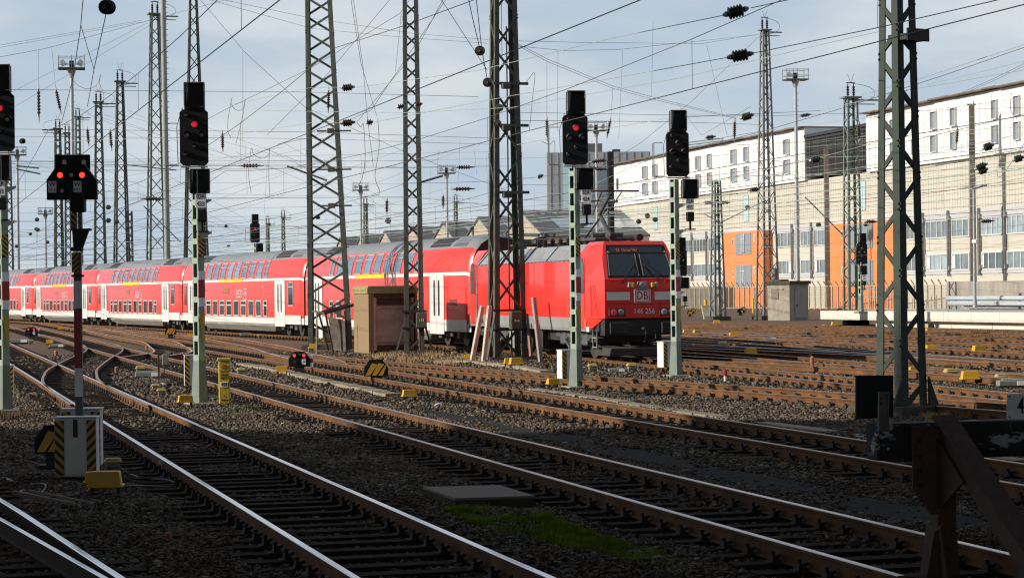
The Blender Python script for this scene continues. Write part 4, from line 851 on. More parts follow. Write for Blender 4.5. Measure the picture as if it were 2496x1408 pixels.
text('115', .14, t, (.28, -.71, 1.35), FACE, M_plate)
P9 = G(1237, 876); t, c = mast(P9, 'four legged lattice mast with the grey switch box in front of the locomotive', 16.5, 1.22, .72, R(17), leg=.19, n=13, m=M_steelbrown, bar=.085, depth_b=.95, depth_t=.55, foot=(1.7, 1.5, .1)); M9 = t
q = MB(); q.bbox((.1, -.72, 1.42), (.42, .32, .66), .03); q.build('switch_box', M_steelbrown, t); text('714', .13, t, (.1, -.89, 1.4), FACE, M_plate)
q = MB(); q.box((0, -.5, 1.78), (1.35, .06, .07)); q.box((0, -.5, 1.08), (1.35, .06, .07)); q.build_split('collar', M_dull, t); q = MB(); q.cyl((0, -.55, 0), (0, -.55, 1.1), .03); q.cyl((.1, 0, 1.8), (.1, 0, 12), .025); q.build_split('conduit', M_dull, t)
for sx_, sy_ in ((-1, -1), (1, -1), (1, 1)): q = MB(); q.beam((sx_ * .95, sy_ * .65, 0), (sx_ * .58, sy_ * .45, 1.7), .08, .05); q.build('stay', M_steelgreen, t)
q = MB()
for z_ in (6.0, 8.4, 9.9): q.box((.1, -.45, z_), (1.3, .08, .1)); q.bbox((-.1, -.5, z_ - .1), (.3, .25, .2), .02)
q.build_split('bracket', M_steelbrown, t)
P10 = G(2200, 1012); t, c = mast(P10 + Vector((0, .1, 0)), 'closest dark green lattice mast towering over the buffer stop', 9.5, .70, .45, R(36), leg=.19, n=16, m=mat('mast_paint_near', (.07, .088, .074), .8, spec=.12, var=.3, vscale=3, dirt=(.045, .04, .035), dscale=3, damt=.6), bar=.095, depth_b=.70, depth_t=.45, foot=(1.5, 1.5, .2)); M10 = t
q = MB(); q.box((.1, -.2, 7.32), (.62, .5, .12)); q.box((.1, -.45, 7.36), (.6, .03, .24)); q.build_split('bracket', M_dull, t)
for sx_, sy_ in ((-1, -1), (1, -1), (1, 1), (-1, 1)): q = MB(); q.add([(sx_ * .36, sy_ * .36, .2), (sx_ * .62, sy_ * .36, .2), (sx_ * .36, sy_ * .36, .75), (sx_ * .36, sy_ * .40, .2), (sx_ * .62, sy_ * .40, .2), (sx_ * .36, sy_ * .40, .75)], [(0, 1, 2), (3, 5, 4), (0, 3, 4, 1), (1, 4, 5, 2), (2, 5, 3, 0)]); q.build('gusset', M_dull, t)
rv = MB()
for z_ in [i * .18 + .4 for i in range(40)]:
    for sx_, sy_ in ((-1, -1), (1, -1)):
        cc_ = c(sx_, sy_, z_); rv.cyl(cc_ + Vector((-sx_ * .05, -.0, 0)), cc_ + Vector((-sx_ * .05, -.012, 0)), .014, n=6)
rv.build('rivets', M_dull, t)
# masts behind the train and along the yard: (px base centre, Y, px top centre y, base width m, top width m, label, material)
far = [
 (385, 176, 36, 1.75, .70, 'tall green lattice mast with insulator head beside the stepped tube pole', M_steelgreen2, 1),
 (479, 166, -60, 1.98, .48, 'dark tapering lattice mast rising behind signal 02A 433', M_steelbrown, 0),
 (298, 192, 200, 1.5, .58, 'lattice mast with a head of upright insulators, second left of the tube pole', M_steelgreen, 1),
 (245, 206, 250, 1.3, .62, 'lattice mast with green head between the floodlight mast and its taller neighbours', M_steelgreen, 1),
 (145, 235, 315, 1.1, .62, 'left one of two close lattice masts over the striped red light signal', M_steelgreen, -1),
 (168, 255, 325, .9, .6, 'right one of two close lattice masts over the striped red light signal', M_steelgreen, -1),
 (194, 275, 285, .95, .6, 'slim lattice mast just right of the left floodlight mast', M_steelgreen2, 1),
 (22, 240, 390, 1.2, .8, 'short lattice mast at the left edge behind the first signal', M_steelgreen, 0),
 (1871, 172, 75, 1.40, .55, 'tall grey lattice mast standing left of the pale concrete hut', mat('mast_grey', (.20, .20, .19), .7, var=.2), 1),
 (2079, 146, 240, 1.05, .72, 'green lattice mast with forked head at the end of the platform', M_steelgreen2, 1),
 (1749, 171, 440, 1.0, .55, 'short lattice mast on a concrete block in front of the orange block', mat('mast_grey2', (.17, .19, .18), .6, var=.2), 0),
 (318, 240, 515, .8, .6, 'small dark lattice mast low between two bigger masts', M_steelgreen, 0),
 (893, 300, 498, .8, .5, 'distant lattice mast above the first coach, right of the big slanting mast', M_steelgreen2, 1),
 (1113, 330, 492, .8, .5, 'distant lattice mast above the sheds', M_steelgreen2, 1),
 (654, 330, 545, .7, .45, 'tiny far lattice mast right of the distant red signal', M_steelgreen2, 1),
 (692, 320, 530, .7, .45, 'tiny far lattice mast left of the big slanting mast', M_steelgreen2, 1),
]
for i, (px, Y, ytop, wb, wt, lab, m, hd) in enumerate(far):
    b_ = A(px, 700, Y); v = (CAMZ + .2); tp = A(px, ytop, Y); h = tp.z + .2
    t, c = mast(Vector((b_.x, Y, -.2)), lab, h, wb, wt, R(14 if i % 2 else 20), leg=.16 if Y < 200 else .2, n=max(8, int(h / ((wb + wt) / 2) * .92)), m=m, bar=.07 if Y < 200 else .1, foot=(wb * 1.5, wb * 1.5, .3))
    if hd: mast_top(t, h, wt, hd, m=m)
# stepped tube pole and steel pole with bracket
b_ = A(409, 640, 172); t = thing('tube_pole', (b_.x, 172, -.2), 'slender pale tube pole with climbing steps', 'pole'); q = MB(); q.cyl((0, 0, 0), (-.15, 0, 27), .24, .2, 12); q.cyl((0, 0, 9.1), (0, 0, 9.25), .28, n=12); q.build('pole', mat('tube_grey', (.30, .31, .28), .6, var=.15), t, smooth=True)
q = MB()
for i in range(62): q.box((.26 - i * .003, 0, .6 + i * .42), (.2, .04, .04))
q.build('steps', M_steelgreen, t)
b_ = A(1490, 590, 128); t = thing('steel_pole', (b_.x, 128, -.2), 'dark square steel pole with a bracket arm behind the locomotive roof', 'pole', rz=R(10)); q = MB(); q.box((0, 0, 5.1), (.32, .32, 10.2)); q.box((0, 0, 7.4), (.42, .42, .25)); q.build('pole', mat('pole_dark', (.025, .02, .017), .7), t)
q = MB(); q.beam((.4, 0, 7.4), (-2.3, -.3, 7.45), .09, .1); q.beam((0, 0, 7.3), (-1.6, 0, 5.2), .09, .09); q.lathe((-.2, 0, 9.2), (-1.6, 0, 9.3), [(0, .04), (.2, .05), (.25, .13), (.3, .06), (.4, .13), (.45, .06), (.55, .13), (.6, .06), (.7, .13), (.75, .04), (1, .03)], 8); q.build_split('arm', M_dull, t)
# floodlight masts
def flood(px, Y, ytop, lab, s=1., lamps=2):
    b_ = A(px, 640, Y); tp = A(px, ytop, Y); h = tp.z + .2; t = thing('floodlight_mast', (b_.x, Y, -.2), lab, 'floodlight mast', 'floodlight masts', rz=R(10))
    q = MB(); q.cyl((0, 0, 0), (0, 0, h - 1.2 * s), .24 * s, .15 * s, 10); q.cyl((0, 0, h - 1.9 * s), (0, 0, h - 1.15 * s), .16 * s, .42 * s, 10); q.build('pole', M_galv, t, smooth=True)
    q = MB()
    for i in range(int(h / .6)): q.box((.2 * s, 0, .6 + i * .55), (.16, .03, .03))
    q.build('steps', M_galv, t)
    q = MB(); q.box((0, 0, h - 1.1 * s), (2.3 * s, 1.6 * s, .12 * s))
    q.build('platform', M_steelbrown, t); q = MB()
    for zz in (.4, 1.0):
        for sy_ in (-.75, .75): q.box((0, sy_ * s, h - 1.1 * s + zz * s), (2.3 * s, .05, .05))
        for sx_ in (-1.12, 1.12): q.box((sx_ * s, 0, h - 1.1 * s + zz * s), (.05, 1.5 * s, .05))
    for sx_ in (-1.12, 0, 1.12):
        for sy_ in (-.75, .75): q.box((sx_ * s, sy_ * s, h - .55 * s), (.05, .05, 1.1 * s))
    q.cyl((0, 0, h), (0, 0, h + 1.2 * s), .02, n=4); q.build('railing', M_galv, t)
    for k, sx_ in enumerate((-.75, .75)[:lamps]):
        q = MB(); q.box((sx_ * s, -.3 * s, h - .6 * s), (.5 * s, .4 * s, .5 * s), ry=sx_ * .7, taper=.7); q.build('lamp', mat('flood_lamp', (.45, .44, .42), .4), t)
    q = MB(); q.box((0, .1, h - .7 * s), (.4 * s, .4 * s, .6 * s)); q.build('box', M_dull, t)
flood(180, 218, 137, 'floodlight mast with a railed basket and two lamps, tallest on the left', 1.1)
flood(1944, 205, 168, 'floodlight mast with a railed basket standing in front of the office building', .9, 1)
flood(1091, 330, 402, 'distant floodlight mast just right of the narrow mast by the hut', 1.1)
flood(881, 360, 445, 'small distant floodlight mast beside the big slanting mast', 1.1)
flood(1457, 230, 296, 'floodlight mast half hidden behind signal 02A 424', .85)
flood(45, 265, 357, 'floodlight mast at the left edge behind the first signal', .9)
flood(112, 290, 505, 'low distant floodlight mast at the far left', .8)
# ---------------------------------------------------------------- signals
M_post = mat('signal_post_green', (.30, .38, .29), .55, var=.08, dirt=(.2, .24, .18), dscale=3, damt=.3)
def stripes(parent, x0, x1, z0, z1, y, n=6, up=1, name='hazard_panel', yel=None, dirn=(0, 0)):
    b = MB(); b.box(((x0 + x1) / 2, y, (z0 + z1) / 2), (x1 - x0, .012, z1 - z0)); o = b.build(name, M_ink, parent); q = MB(); w = x1 - x0; p = (z1 - z0 + w) / n
    for i in range(n + 1):
        a = z0 - w + i * p; P = [(x0, a), (x1, a + w), (x1, a + w + p * .5), (x0, a + p * .5)] if up > 0 else [(x1, a), (x0, a + w), (x0, a + w + p * .5), (x1, a + p * .5)]
        # clip to the panel
        def clip(poly, zc, keep_above):
            out = []
            for k in range(len(poly)):
                c, d = poly[k], poly[(k + 1) % len(poly)]; ci = (c[1] >= zc) if keep_above else (c[1] <= zc); di = (d[1] >= zc) if keep_above else (d[1] <= zc)
                if ci: out.append(c)
                if ci != di: t_ = (zc - c[1]) / (d[1] - c[1]); out.append((c[0] + (d[0] - c[0]) * t_, zc))
            return out
        P = clip(clip(P, z0, True), z1, False) if P else []
        if len(P) >= 3: q.prism(P, (0, y - .0065, 0), (1, 0, 0), (0, 0, 1), (0, -1, 0), .004)
    if q.v: q.build('stripes', yel or M_amber, o)
    return o
def lamp(parent, x, z, y, r, lit=None, hood=True):
    q = MB(); q.lathe((x, y, z), (x, y - .05, z), [(0, r * 1.15), (.5, r * 1.15), (.55, r), (1, r)], 14); o = q.build('lamp_ring', M_black, parent); q = MB(); q.lathe((x, y - .05, z), (x, y - .062, z), [(0, r * .95), (1, r * .55)], 14); q.build('lens', lit or M_lens, o)
    if hood:
        q = MB(); n = 8; vs = []
        for k in range(n + 1):
            a = math.pi * (.08 + .84 * k / n)
            for d, rr in ((0, 1.25), (-.22 * (r / .075), 1.15)): vs.append((x + math.cos(a) * r * rr, y - .02 + d * (.35 + .65 * math.sin(a)), z + math.sin(a) * r * rr))
        fs = [(2 * k, 2 * k + 1, 2 * k + 3, 2 * k + 2) for k in range(n)]; q.add(vs, fs); q.add([(v[0], v[1], v[2] + .006) for v in vs], [f[::-1] for f in fs]); q.build('hood', M_hood, o)
def plate(parent, lines, x, z, y, w, h, size):
    w, h = w * 1.14, h * 1.08
    q = MB(); q.bbox((x, y, z), (w, .012, h), .004); o = q.build('number_plate', M_plate, parent)
    for k, l in enumerate(lines): text(l, size, o, (x, y - .008, z + h * (.26 - .5 * k) if len(lines) > 1 else z), FACE, M_ink, sx=.74)
    return o
def post(parent, h, flare=1.0, m=None, rz=R(40), s=1.):
    m = m or M_post; Mt = Matrix.Rotation(rz, 4, 'Z'); q = MB(); q.M = Mt
    for y in (-.10, .10):
        q.box((0, y * s, flare + (h - flare) / 2), (.17 * s, .012, h - flare))
        for x in (-.082, .082): q.box((x * s, y * s * .82, flare + (h - flare) / 2), (.012, .035 * s, h - flare))
    z = flare
    while z < h - .05:
        for x in (-.09, .09): q.box((x * s, 0, z + .06), (.008, .205 * s, .13))
        z += .44
    q.box((0, 0, flare + (h - flare) / 2), (.02, .16 * s, h - flare), 1)  # added dark core plate, stands in for shade seen through the slots
    o = q.build('post', [m, M_dull], parent)
    q = MB(); q.M = Mt; q.box((0, 0, flare / 2), (.27 * s, .30 * s, flare), taper=.68); q.box((0, 0, .03), (.42 * s, .44 * s, .05)); q.build('post_base', mat('post_base_green', (.16, .20, .165), .6, var=.12), parent)
    q = MB(); q.bbox((0, 0, -.02), (.62 * s, .7 * s, .14), .02, rz=R(12)); q.build('foundation', M_concrete, parent); return o
def main_signal(loc, lines, label, hx=-.02, bx=.1, px_=.11, lit='red', rz=R(6), zb=5.42, cab=True, s=1., top=True):
    t = thing('main_signal', loc, label, 'railway signal', 'tall main signals with black boards', rz=rz)
    ph = zb - .08; post(t, ph)
    q = MB(); w, h = .32, .635; zc = zb + h; ch = .07
    q.prism([(-w + ch, -h), (w - ch, -h), (w, -h + ch), (w, h - ch), (w - ch, h), (-w + ch, h), (-w, h - ch), (-w, -h + ch)], (hx, -.12, zc), (1, 0, 0), (0, 0, 1), (0, 1, 0), .1); hd = q.build('signal_board', M_black, t)
    for fx_, fz, r, l, ho in ((.25, .1, .045, 0, 1), (.52, .27, .072, 1, 1), (.27, .46, .075, 0, 1), (.78, .46, .075, 0, 1), (.52, .66, .045, 0, 1), (.2, .80, .045, 0, 1)):
        lamp(hd, hx - w + 2 * w * fx_, zc + h - 2 * h * fz, -.12, r, (M_glowdim if lit == 'red' else mat('lens_red_off', (.12, .02, .01), .2)) if l else None)
    q = MB(); q.bbox((hx + .02, -.06, zc + h + .30), (.47, .2, .60), .02); o = q.build('indicator_box', M_black, t); q = MB(); q.bbox((hx + .02, -.20, zc + h + .60), (.47, .1, .02), .005); q.box((hx - .205, -.24, zc + h + .33), (.02, .16, .5)); q.box((hx + .245, -.2, zc + h + .3), (.02, .1, .56)); q.build('hood', M_hood, o)
    q = MB(); q.prism([(-.2, .25), (-.13, .25), (-.17, -.22)], (hx + .02, -.17, zc + h + .33), (1, 0, 0), (0, 0, 1), (0, -1, 0), .006); q.box((hx + .19, -.172, zc + h + .055), (.09, .012, .018)); q.build('indicator_edge', mat('edge_grey', (.30, .30, .30), .5), o)
    q = MB(); q.bbox((bx, -.02, zb - .36), (.46, .2, .54), .02); o = q.build('indicator_box', M_black, t); q = MB(); q.bbox((bx, -.16, zb - .085), (.46, .1, .02), .005); q.box((bx - .225, -.18, zb - .36), (.02, .14, .5)); q.box((bx + .225, -.18, zb - .36), (.02, .14, .5)); q.build('hood', M_hood, o)
    q = MB(); q.prism([(-.2, .22), (-.14, .22), (-.18, -.2)], (bx, -.125, zb - .34), (1, 0, 0), (0, 0, 1), (0, -1, 0), .006); q.box((bx + .18, -.128, zb - .59), (.05, .012, .018)); q.build('indicator_edge', mat('edge_grey', (.30, .30, .30), .5), o)
    if lines: plate(t, lines, px_, zb - .80, -.15, .215, .30, .155)
    q = MB(); q.bbox((px_ + .03, -.04, zb - 1.14), (.21, .2, .27), .02); q.box((px_ + .03, -.04, zb - 1.4), (.05, .05, .26)); q.box((px_ + .03, -.04, zb - 1.5), (.3, .16, .03)); q.build('small_lamp', M_black, t)
    for z_ in (zb - .88, zb - 1.62):
        q = MB(); q.add([(-.02, -.1, z_ - .1), (-.02, -.1, z_ + .1), (.32, -.1, z_ + .12), (.32, -.1, z_ + .08), (-.02, -.07, z_ - .1), (-.02, -.07, z_ + .1), (.32, -.07, z_ + .12), (.32, -.07, z_ + .08)], [(0, 3, 2, 1), (4, 5, 6, 7), (0, 1, 5, 4), (1, 2, 6, 5), (2, 3, 7, 6), (3, 0, 4, 7)]); q.build('bracket', mat('bracket_pale', (.5, .5, .47), .5), t)
    q = MB(); q.tube([(hx - w - .05, .02, zb + .02), (hx - w - .07, .02, zb + .9), (hx - w + .06, .02, zc + h + .05)], .012); q.box((hx, .0, zb - .03), (.6, .22, .025)); q.build('frame', M_galv, t)
    q = MB(); q.box((hx - w - .2, .2, zb + .02), (.3, .3, .02)); q.box((hx - w - .33, .1, zb + .5), (.02, .02, .95)); q.box((hx - w - .33, .3, zb + .5), (.02, .02, .95)); q.box((hx - w - .2, .1, zb + .97), (.28, .02, .02)); q.build('service_step', M_galv, t)
    Mt = R(40)
    e = bpy.data.objects.new('mast_sign', None)
    def mark(z0, z1, m, name, tri=False):
        q = MB(); q.M = Matrix.Rotation(Mt, 4, 'Z')
        if tri: q.prism([(-.085, z1), (.085, z1), (0.02, z0)], (.0, -.112, 0), (1, 0, 0), (0, 0, 1), (0, -1, 0), .006)
        else: q.box((0, -.115, (z0 + z1) / 2), (.185, .008, z1 - z0))
        return q.build(name, m, t)
    mark(2.83, 3.03, M_plate, 'sign_white'); mark(2.42, 2.83, M_red, 'sign_red'); mark(2.22, 2.42, M_plate, 'sign_white'); mark(1.32, 2.06, M_amber, 'sign_triangle', True)
    q = MB(); q.M = Matrix.Rotation(Mt, 4, 'Z'); q.box((0, -.113, 3.6), (.17, .006, .5)); o = q.build('hazard_panel', M_ink, t); q = MB(); q.M = Matrix.Rotation(Mt, 4, 'Z')
    for k in range(5): q.prism([(-.085, 0), (.085, -.12), (.085, -.07), (-.085, .05)], (0, -.1165, 3.44 + k * .1), (1, 0, 0), (0, 0, 1), (0, -1, 0), .004)
    q.build('stripes', M_amber, o)
    return t
def cabinet(loc, label, w=.55, h=.76, d=.28, rz=R(8), legs=.16, slot=False, cols=.13):
    t = thing('signal_cabinet', loc, label, 'cabinet', 'white trackside cabinets with hazard stripes', rz=rz); q = MB(); q.bbox((0, 0, legs + h / 2), (w, d, h), .012); q.bbox((0, -.0, legs + h + .008), (w + .03, d + .03, .02), .005); b = q.build('housing', M_white, t)
    for a, c, up in ((-w / 2 + .006, -w / 2 + cols, -1), (w / 2 - cols, w / 2 - .006, 1)): stripes(b, a, c, legs + .02, legs + h - .03, -d / 2 - .008, 7, up)
    if slot: q = MB(); q.box((0, -d / 2 - .008, legs + h - .14), (.06, .016, .24)); q.build('handle_slot', M_ink, b)
    q = MB()
    for x in (-w / 2 + .06, w / 2 - .06): q.box((x, 0, legs / 2), (.05, .05, legs))
    q.build('leg', M_oldconc, t); return t
main_signal(G(487, 985), ['02A', '433'], 'tall signal with red light and plate 02A 433 before the coaches', -.06, .06, .07)
main_signal(G(1405, 945), ['02A', '424'], 'tall signal with red light and plate 02A 424 left of the locomotive front', .03, .26, .28, zb=5.68)
main_signal(G(1648, 917), ['02A', '435'], 'tall unlit signal with plate 02A 435 right of the locomotive front', .10, .44, .42, lit=None, zb=5.68)
main_signal(G(10, 1002), ['02A', '443'], 'tall signal with red light cut by the left edge, plate 02A 443', -.02, -.02, -.03, zb=5.66)
main_signal(A(2092, 760, 137) * Vector((1, 1, 0)) + Vector((0, 0, -.2)) if False else Vector((A(2098, 760, 138).x, 138, .7)), ['02A', '518'], 'small far signal with black board at the platform end', .10, .15, .2, lit=None, zb=2.9)
t = main_signal(Vector((A(624, 620, 152).x, 152, -.2)), None, 'distant signal with red light rising above the second coach', -.05, .25, .1, zb=5.85)
t = main_signal(Vector((A(1652, 640, 112).x, 112, -.2)), None, 'signal board half hidden behind signal 02A 435', .12, .3, .3, lit=None, zb=3.1)
cabinet(G(476, 955), 'white striped cabinet behind the post of signal 02A 433', .55, .78, rz=R(10))
cabinet(G(1388, 938), 'white striped cabinet at the foot of signal 02A 424, lit on its left side', .56, .76, .34, rz=R(22))
cabinet(G(1628, 908), 'white striped cabinet at the foot of signal 02A 435, lit on its left side', .50, .76, .40, rz=R(24))
cabinet(G(2, 985) , 'white striped cabinet at the left edge by signal 02A 443', .60, .74, rz=R(8))
# red light signal on the striped post at the left
L = G(190, 1030) * Vector((1, 1, 1)); L = Vector((G(192, 1165).x, 31.2, -.2)); sc = FPX / 31.2
def zz(py, px=190): return A(px, py, 31.2).z + .2
def xx(px): return A(px, 700, 31.2).x - L.x
t = thing('shunting_signal', L, 'black eight cornered signal with two red lights and W 411X plates on a striped post', 'railway signal', rz=R(3))
q = MB(); z0, z1 = zz(487), zz(402); w = .34; x0 = xx(180)
q.prism([(-w, z0), (w, z0), (w, z0 + .26), (w - .16, z1), (-w + .16, z1), (-w, z0 + .26)], (x0, -.1, 0), (1, 0, 0), (0, 0, 1), (0, 1, 0), .12); hd = q.build('signal_board', M_black, t)
q = MB(); q.add([(x0 - w, -.1, z0 + .26), (x0 - w + .16, -.1, z1), (x0 + w - .16, -.1, z1), (x0 + w, -.1, z0 + .26), (x0 - w, -.15, z0 + .262), (x0 - w + .16, -.15, z1 + .002), (x0 + w - .16, -.15, z1 + .002), (x0 + w, -.15, z0 + .262)], [(0, 1, 5, 4), (1, 2, 6, 5), (2, 3, 7, 6)]); q.build('hood', mat('hood_dark', (.03, .03, .03), .5), hd)
for px in (153.5, 206.5): lamp(hd, xx(px), zz(428), -.1, .042, mat('bright_red_light', (.6, .02, .01), .3, emit=(1, .045, .02), estr=1.9), False)
for px, py in ((181, 428), (158, 466)): lamp(hd, xx(px), zz(py), -.1, .05, None, False)
for px, dot in ((134, 0), (194, 1)):
    q = MB(); q.bbox((xx(px), -.115, zz(456)), (.11, .01, .16), .004); o = q.build('number_plate', M_plate, t); text('W', .085, o, (xx(px), -.122, zz(450)), FACE, M_ink); text('411X', .05, o, (xx(px), -.122, zz(463)), FACE, M_ink, sx=.8)
    if dot: q = MB(); q.cyl((xx(px), -.121, zz(441)), (xx(px), -.124, zz(441)), .011, n=10); q.build('dot', M_ink, o)
q = MB(); q.bbox((xx(178.5), .08, zz(398)), (.48, .04, zz(376) - zz(420)), .01); o = q.build('back_board', M_black, t)
q = MB()
for px in (159, 206): q.prism([(-.03, -.04), (.03, -.04), (.03, .02), (.015, .045), (-.015, .045), (-.03, .02)], (xx(px), .055, zz(397)), (1, 0, 0), (0, 0, 1), (0, -1, 0), .006)
q.build('white_mark', mat('grey_mark', (.8, .8, .8), .5), o)
q = MB(); q.bbox((xx(195), -.1, zz(494)), (.2, .24, .27), .02); q.build('lower_box', M_black, t)
q = MB(); q.box((xx(200), 0, zz(560)), (.26, .2, .03)); q.add([(xx(178), -.04, zz(563)), (xx(218), -.04, zz(563)), (xx(200), -.04, zz(612)), (xx(182), -.04, zz(612)), (xx(178), .04, zz(563)), (xx(218), .04, zz(563)), (xx(200), .04, zz(612)), (xx(182), .04, zz(612))], [(0, 3, 2, 1), (4, 5, 6, 7), (0, 1, 5, 4), (1, 2, 6, 5), (2, 3, 7, 6), (3, 0, 4, 7)]); q.bbox((xx(188), 0, zz(607)), (.17, .15, .05), .01); q.build_split('bracket', M_dull, t)
q = MB(); q.box((xx(182), 0, zz(540)), (.075, .07, zz(515) - zz(560))); q.box((xx(197), 0, zz(540)), (.05, .07, zz(510) - zz(560))); q.box((xx(190), 0, zz(830)), (.10, .09, zz(610) - zz(1040))); q.build('post', mat('post_grey', (.10, .105, .10), .6), t)
stripes(t, xx(176), xx(188), zz(550), zz(518), -.042, 3, -1); stripes(t, xx(177), xx(194), zz(664), zz(616), -.055, 5, 1)
for a, b_, m_, nm in ((684, 752, M_plate, 'sign_white'), (753, 895, M_red, 'sign_red'), (896, 966, M_plate, 'sign_white')):
    q = MB(); q.box((xx(190), -.05, (zz(a) + zz(b_)) / 2), (.105, .012, zz(a) - zz(b_) - .005)); q.build(nm, m_, t)
q = MB(); q.box((xx(190), 0, zz(672)), (.16, .13, .03)); q.build('clamp', M_dull, t)
q = MB(); q.box((xx(190), 0, .06), (.4, .4, .16)); q.build('foundation', M_oldconc, t)
cabinet(Vector((L.x + xx(183), 31.6, -.2)), 'rear one of two striped cabinets at the foot of the red light signal', .54, .78, rz=R(3), slot=False)
cabinet(Vector((L.x + xx(199), 30.75, -.2)), 'closest white striped cabinet with a dark handle slot beside yellow boxes', .56, .79, rz=R(2), legs=.08, slot=True)
def dwarf(loc, label, lit=True, back=False, s=1., rz=R(6), sign=True):
    t = thing('ground_signal', loc, label, 'ground signal', 'low ground signals', rz=rz); w, h = .33 * s, .46 * s; z = .24 * s
    P = [(-w, 0), (w, 0), (w, h * .52), (w * .52, h), (-w * .52, h), (-w, h * .52)]
    q = MB(); q.prism(P, (0, -.08, z), (1, 0, 0), (0, 0, 1), (0, 1, 0), .2 * s); b = q.build('signal_board', M_black, t)
    if back:
        q = MB()
        for k in (-.62, -.08, .46): q.prism([(w * (k - .28), h * .06), (w * (k + .1), h * .06), (min(w * .9, w * (k + .75)), min(h * .9, h * .72)), (w * (k + .28), h * .8 if k < 0.3 else h * .66)], (0, -.084, z), (1, 0, 0), (0, 0, 1), (0, -1, 0), .005)
        q.build('stripes', M_amber, b)
    else:
        for x in (-.45, .42): lamp(b, w * x, z + h * .74, -.08, .05 * s, M_glow if lit else None, True)
        for x, f in ((-.4, .3), (.05, .78)): lamp(b, w * x, z + h * f, -.08, .05 * s, None, False)
        q = MB(); q.bbox((w * .42, -.09, z + h * .34), (.12 * s, .012, .2 * s), .004); o = q.build('number_plate', M_plate, b); text('LMX', .05 * s, o, (w * .42, -.1, z + h * .34), FACE, M_ink)
        if sign:
            for k, m_ in ((0, M_plate), (1, M_red), (2, M_plate)): q = MB(); q.box((w * 1.12, -.06, z + .05 + k * .13 * s), (.09 * s, .02, .12 * s)); q.build('side_sign', m_, t)
    q = MB(); q.box((0, 0, z * .5), (.3 * s, .12, z)); q.box((0, 0, .02), (.5 * s, .3, .06)); q.build('stand', M_dull, t); return t
dwarf(G(730, 912), 'low black ground signal with two red lights in the middle, beside a yellow box')
dwarf(G(77, 829), 'far low ground signal with two red lights at the left', s=1.05)
dwarf(G(917, 938), 'octagonal ground signal seen from behind with broad yellow and black stripes', back=True, s=.98)
dwarf(G(1682, 771), 'lower one of two far striped signal backs right of the locomotive', back=True, s=.75); dwarf(G(1690, 763), 'upper one of two far striped signal backs right of the locomotive', back=True, s=.7)
dwarf(G(1805, 768), 'far black ground signal before the orange block', lit=False, s=.85, sign=False); dwarf(G(1812, 762), 'far striped signal back just behind the black ground signal', back=True, s=.8)
dwarf(G(2048, 768), 'far striped signal back beside the forked lattice mast', back=True, s=.85); dwarf(G(416, 825), 'striped signal back under the gap between two coaches', back=True, s=.95)
dwarf(Vector((L.x + xx(128), 31.3, -.05)), 'striped signal back peeping out left of the two white cabinets', back=True, s=.85)
# ---------------------------------------------------------------- yellow boxes and trackside gear
YB = [((257, 1186), 85, 'large yellow box lying in front of the striped cabinets at lower left'), ((235, 1176), 60, 'yellow box tucked behind a larger one at lower left'), ((452, 980), 38, 'yellow box at the foot of signal 02A 433'), ((687, 905), 30, 'yellow box left of the ground signal with red lights'), ((998, 966), 37, 'yellow box in the middle right of the striped octagon'),
 ((1347, 936), 30, 'yellow box left of the cabinet of signal 02A 424'), ((1243, 886), 30, 'left of two yellow boxes under the lattice mast with the grey switch box'), ((1258, 887), 34, 'right of two yellow boxes under the lattice mast with the grey switch box'), ((1138, 871), 16, 'small yellow box beside the leaning planks'),
 ((1674, 812), 20, 'left of two small yellow boxes just right of the locomotive'), ((1699, 813), 20, 'right of two small yellow boxes just right of the locomotive'), ((1788, 820), 22, 'far yellow box lit on its left side, between the rusty rails'), ((1830, 862), 30, 'yellow box on legs in the shadow right of the locomotive'), ((1747, 787), 16, 'far yellow box before the concrete block mast'), ((2035, 792), 18, 'far yellow box left of the platform end'),
 ((2264, 807), 16, 'small yellow box under the platform right of the closest mast'), ((2270, 853), 29, 'yellow box just right of the closest mast'), ((2386, 857), 33, 'yellow box halfway between the closest mast and the right edge'), ((2364, 924), 44, 'largest yellow box on the right, on a concrete block'), ((2228, 905), 26, 'yellow box half hidden behind the closest mast'),
 ((422, 818), 16, 'small yellow box under the striped back signal at the coaches'), ((463, 818), 14, 'small yellow box touching the post of signal 02A 433 from behind'), ((504, 825), 18, 'small yellow box between signal 02A 433 and the second coach'), ((500, 877), 21, 'yellow box just behind the cabinet of signal 02A 433'), ((148, 802), 13, 'tiny far yellow box under the third coach'), ((176, 806), 9, 'tiny far yellow box partly behind the red and white post'), ((121, 836), 18, 'yellow box right of the far ground signal with red lights'), ((2083, 1012), 18, 'pale yellow box beside the black board of the buffer stop')]
proto = None
def ybox(w):
    q = MB(); q.box((0, 0, .125), (.56, .34, .21), taper=.88); q.bbox((0, 0, .02), (.62, .40, .04), .008); q.bbox((0, 0, .232), (.47, .27, .012), .004); return q
for i, (p, w, lab) in enumerate(YB):
    g0 = G(p[0], p[1], -.07); s_ = (w / FPX * g0.y) / .60
    t = thing('yellow_box', g0, lab, 'equipment box', 'yellow trackside boxes', rz=R(4 + (i * 7) % 18)); t.scale = (s_, s_, s_ * 1.15)
    if proto is None: proto = ybox(w).mesh('cover', M_yellow); lg = MB(); [lg.box((sx_ * .22, sy_ * .1, -.06), (.04, .04, .14)) for sx_ in (-1, 1) for sy_ in (-1, 1)]; lgm = lg.mesh('stand', M_dull)
    for nm, me in (('cover', proto), ('stand', lgm)): o = bpy.data.objects.new(nm, me); COL.objects.link(o); o.parent = t
M_capy = mat('cap_yellow', (.50, .38, .12), .6, var=.15)
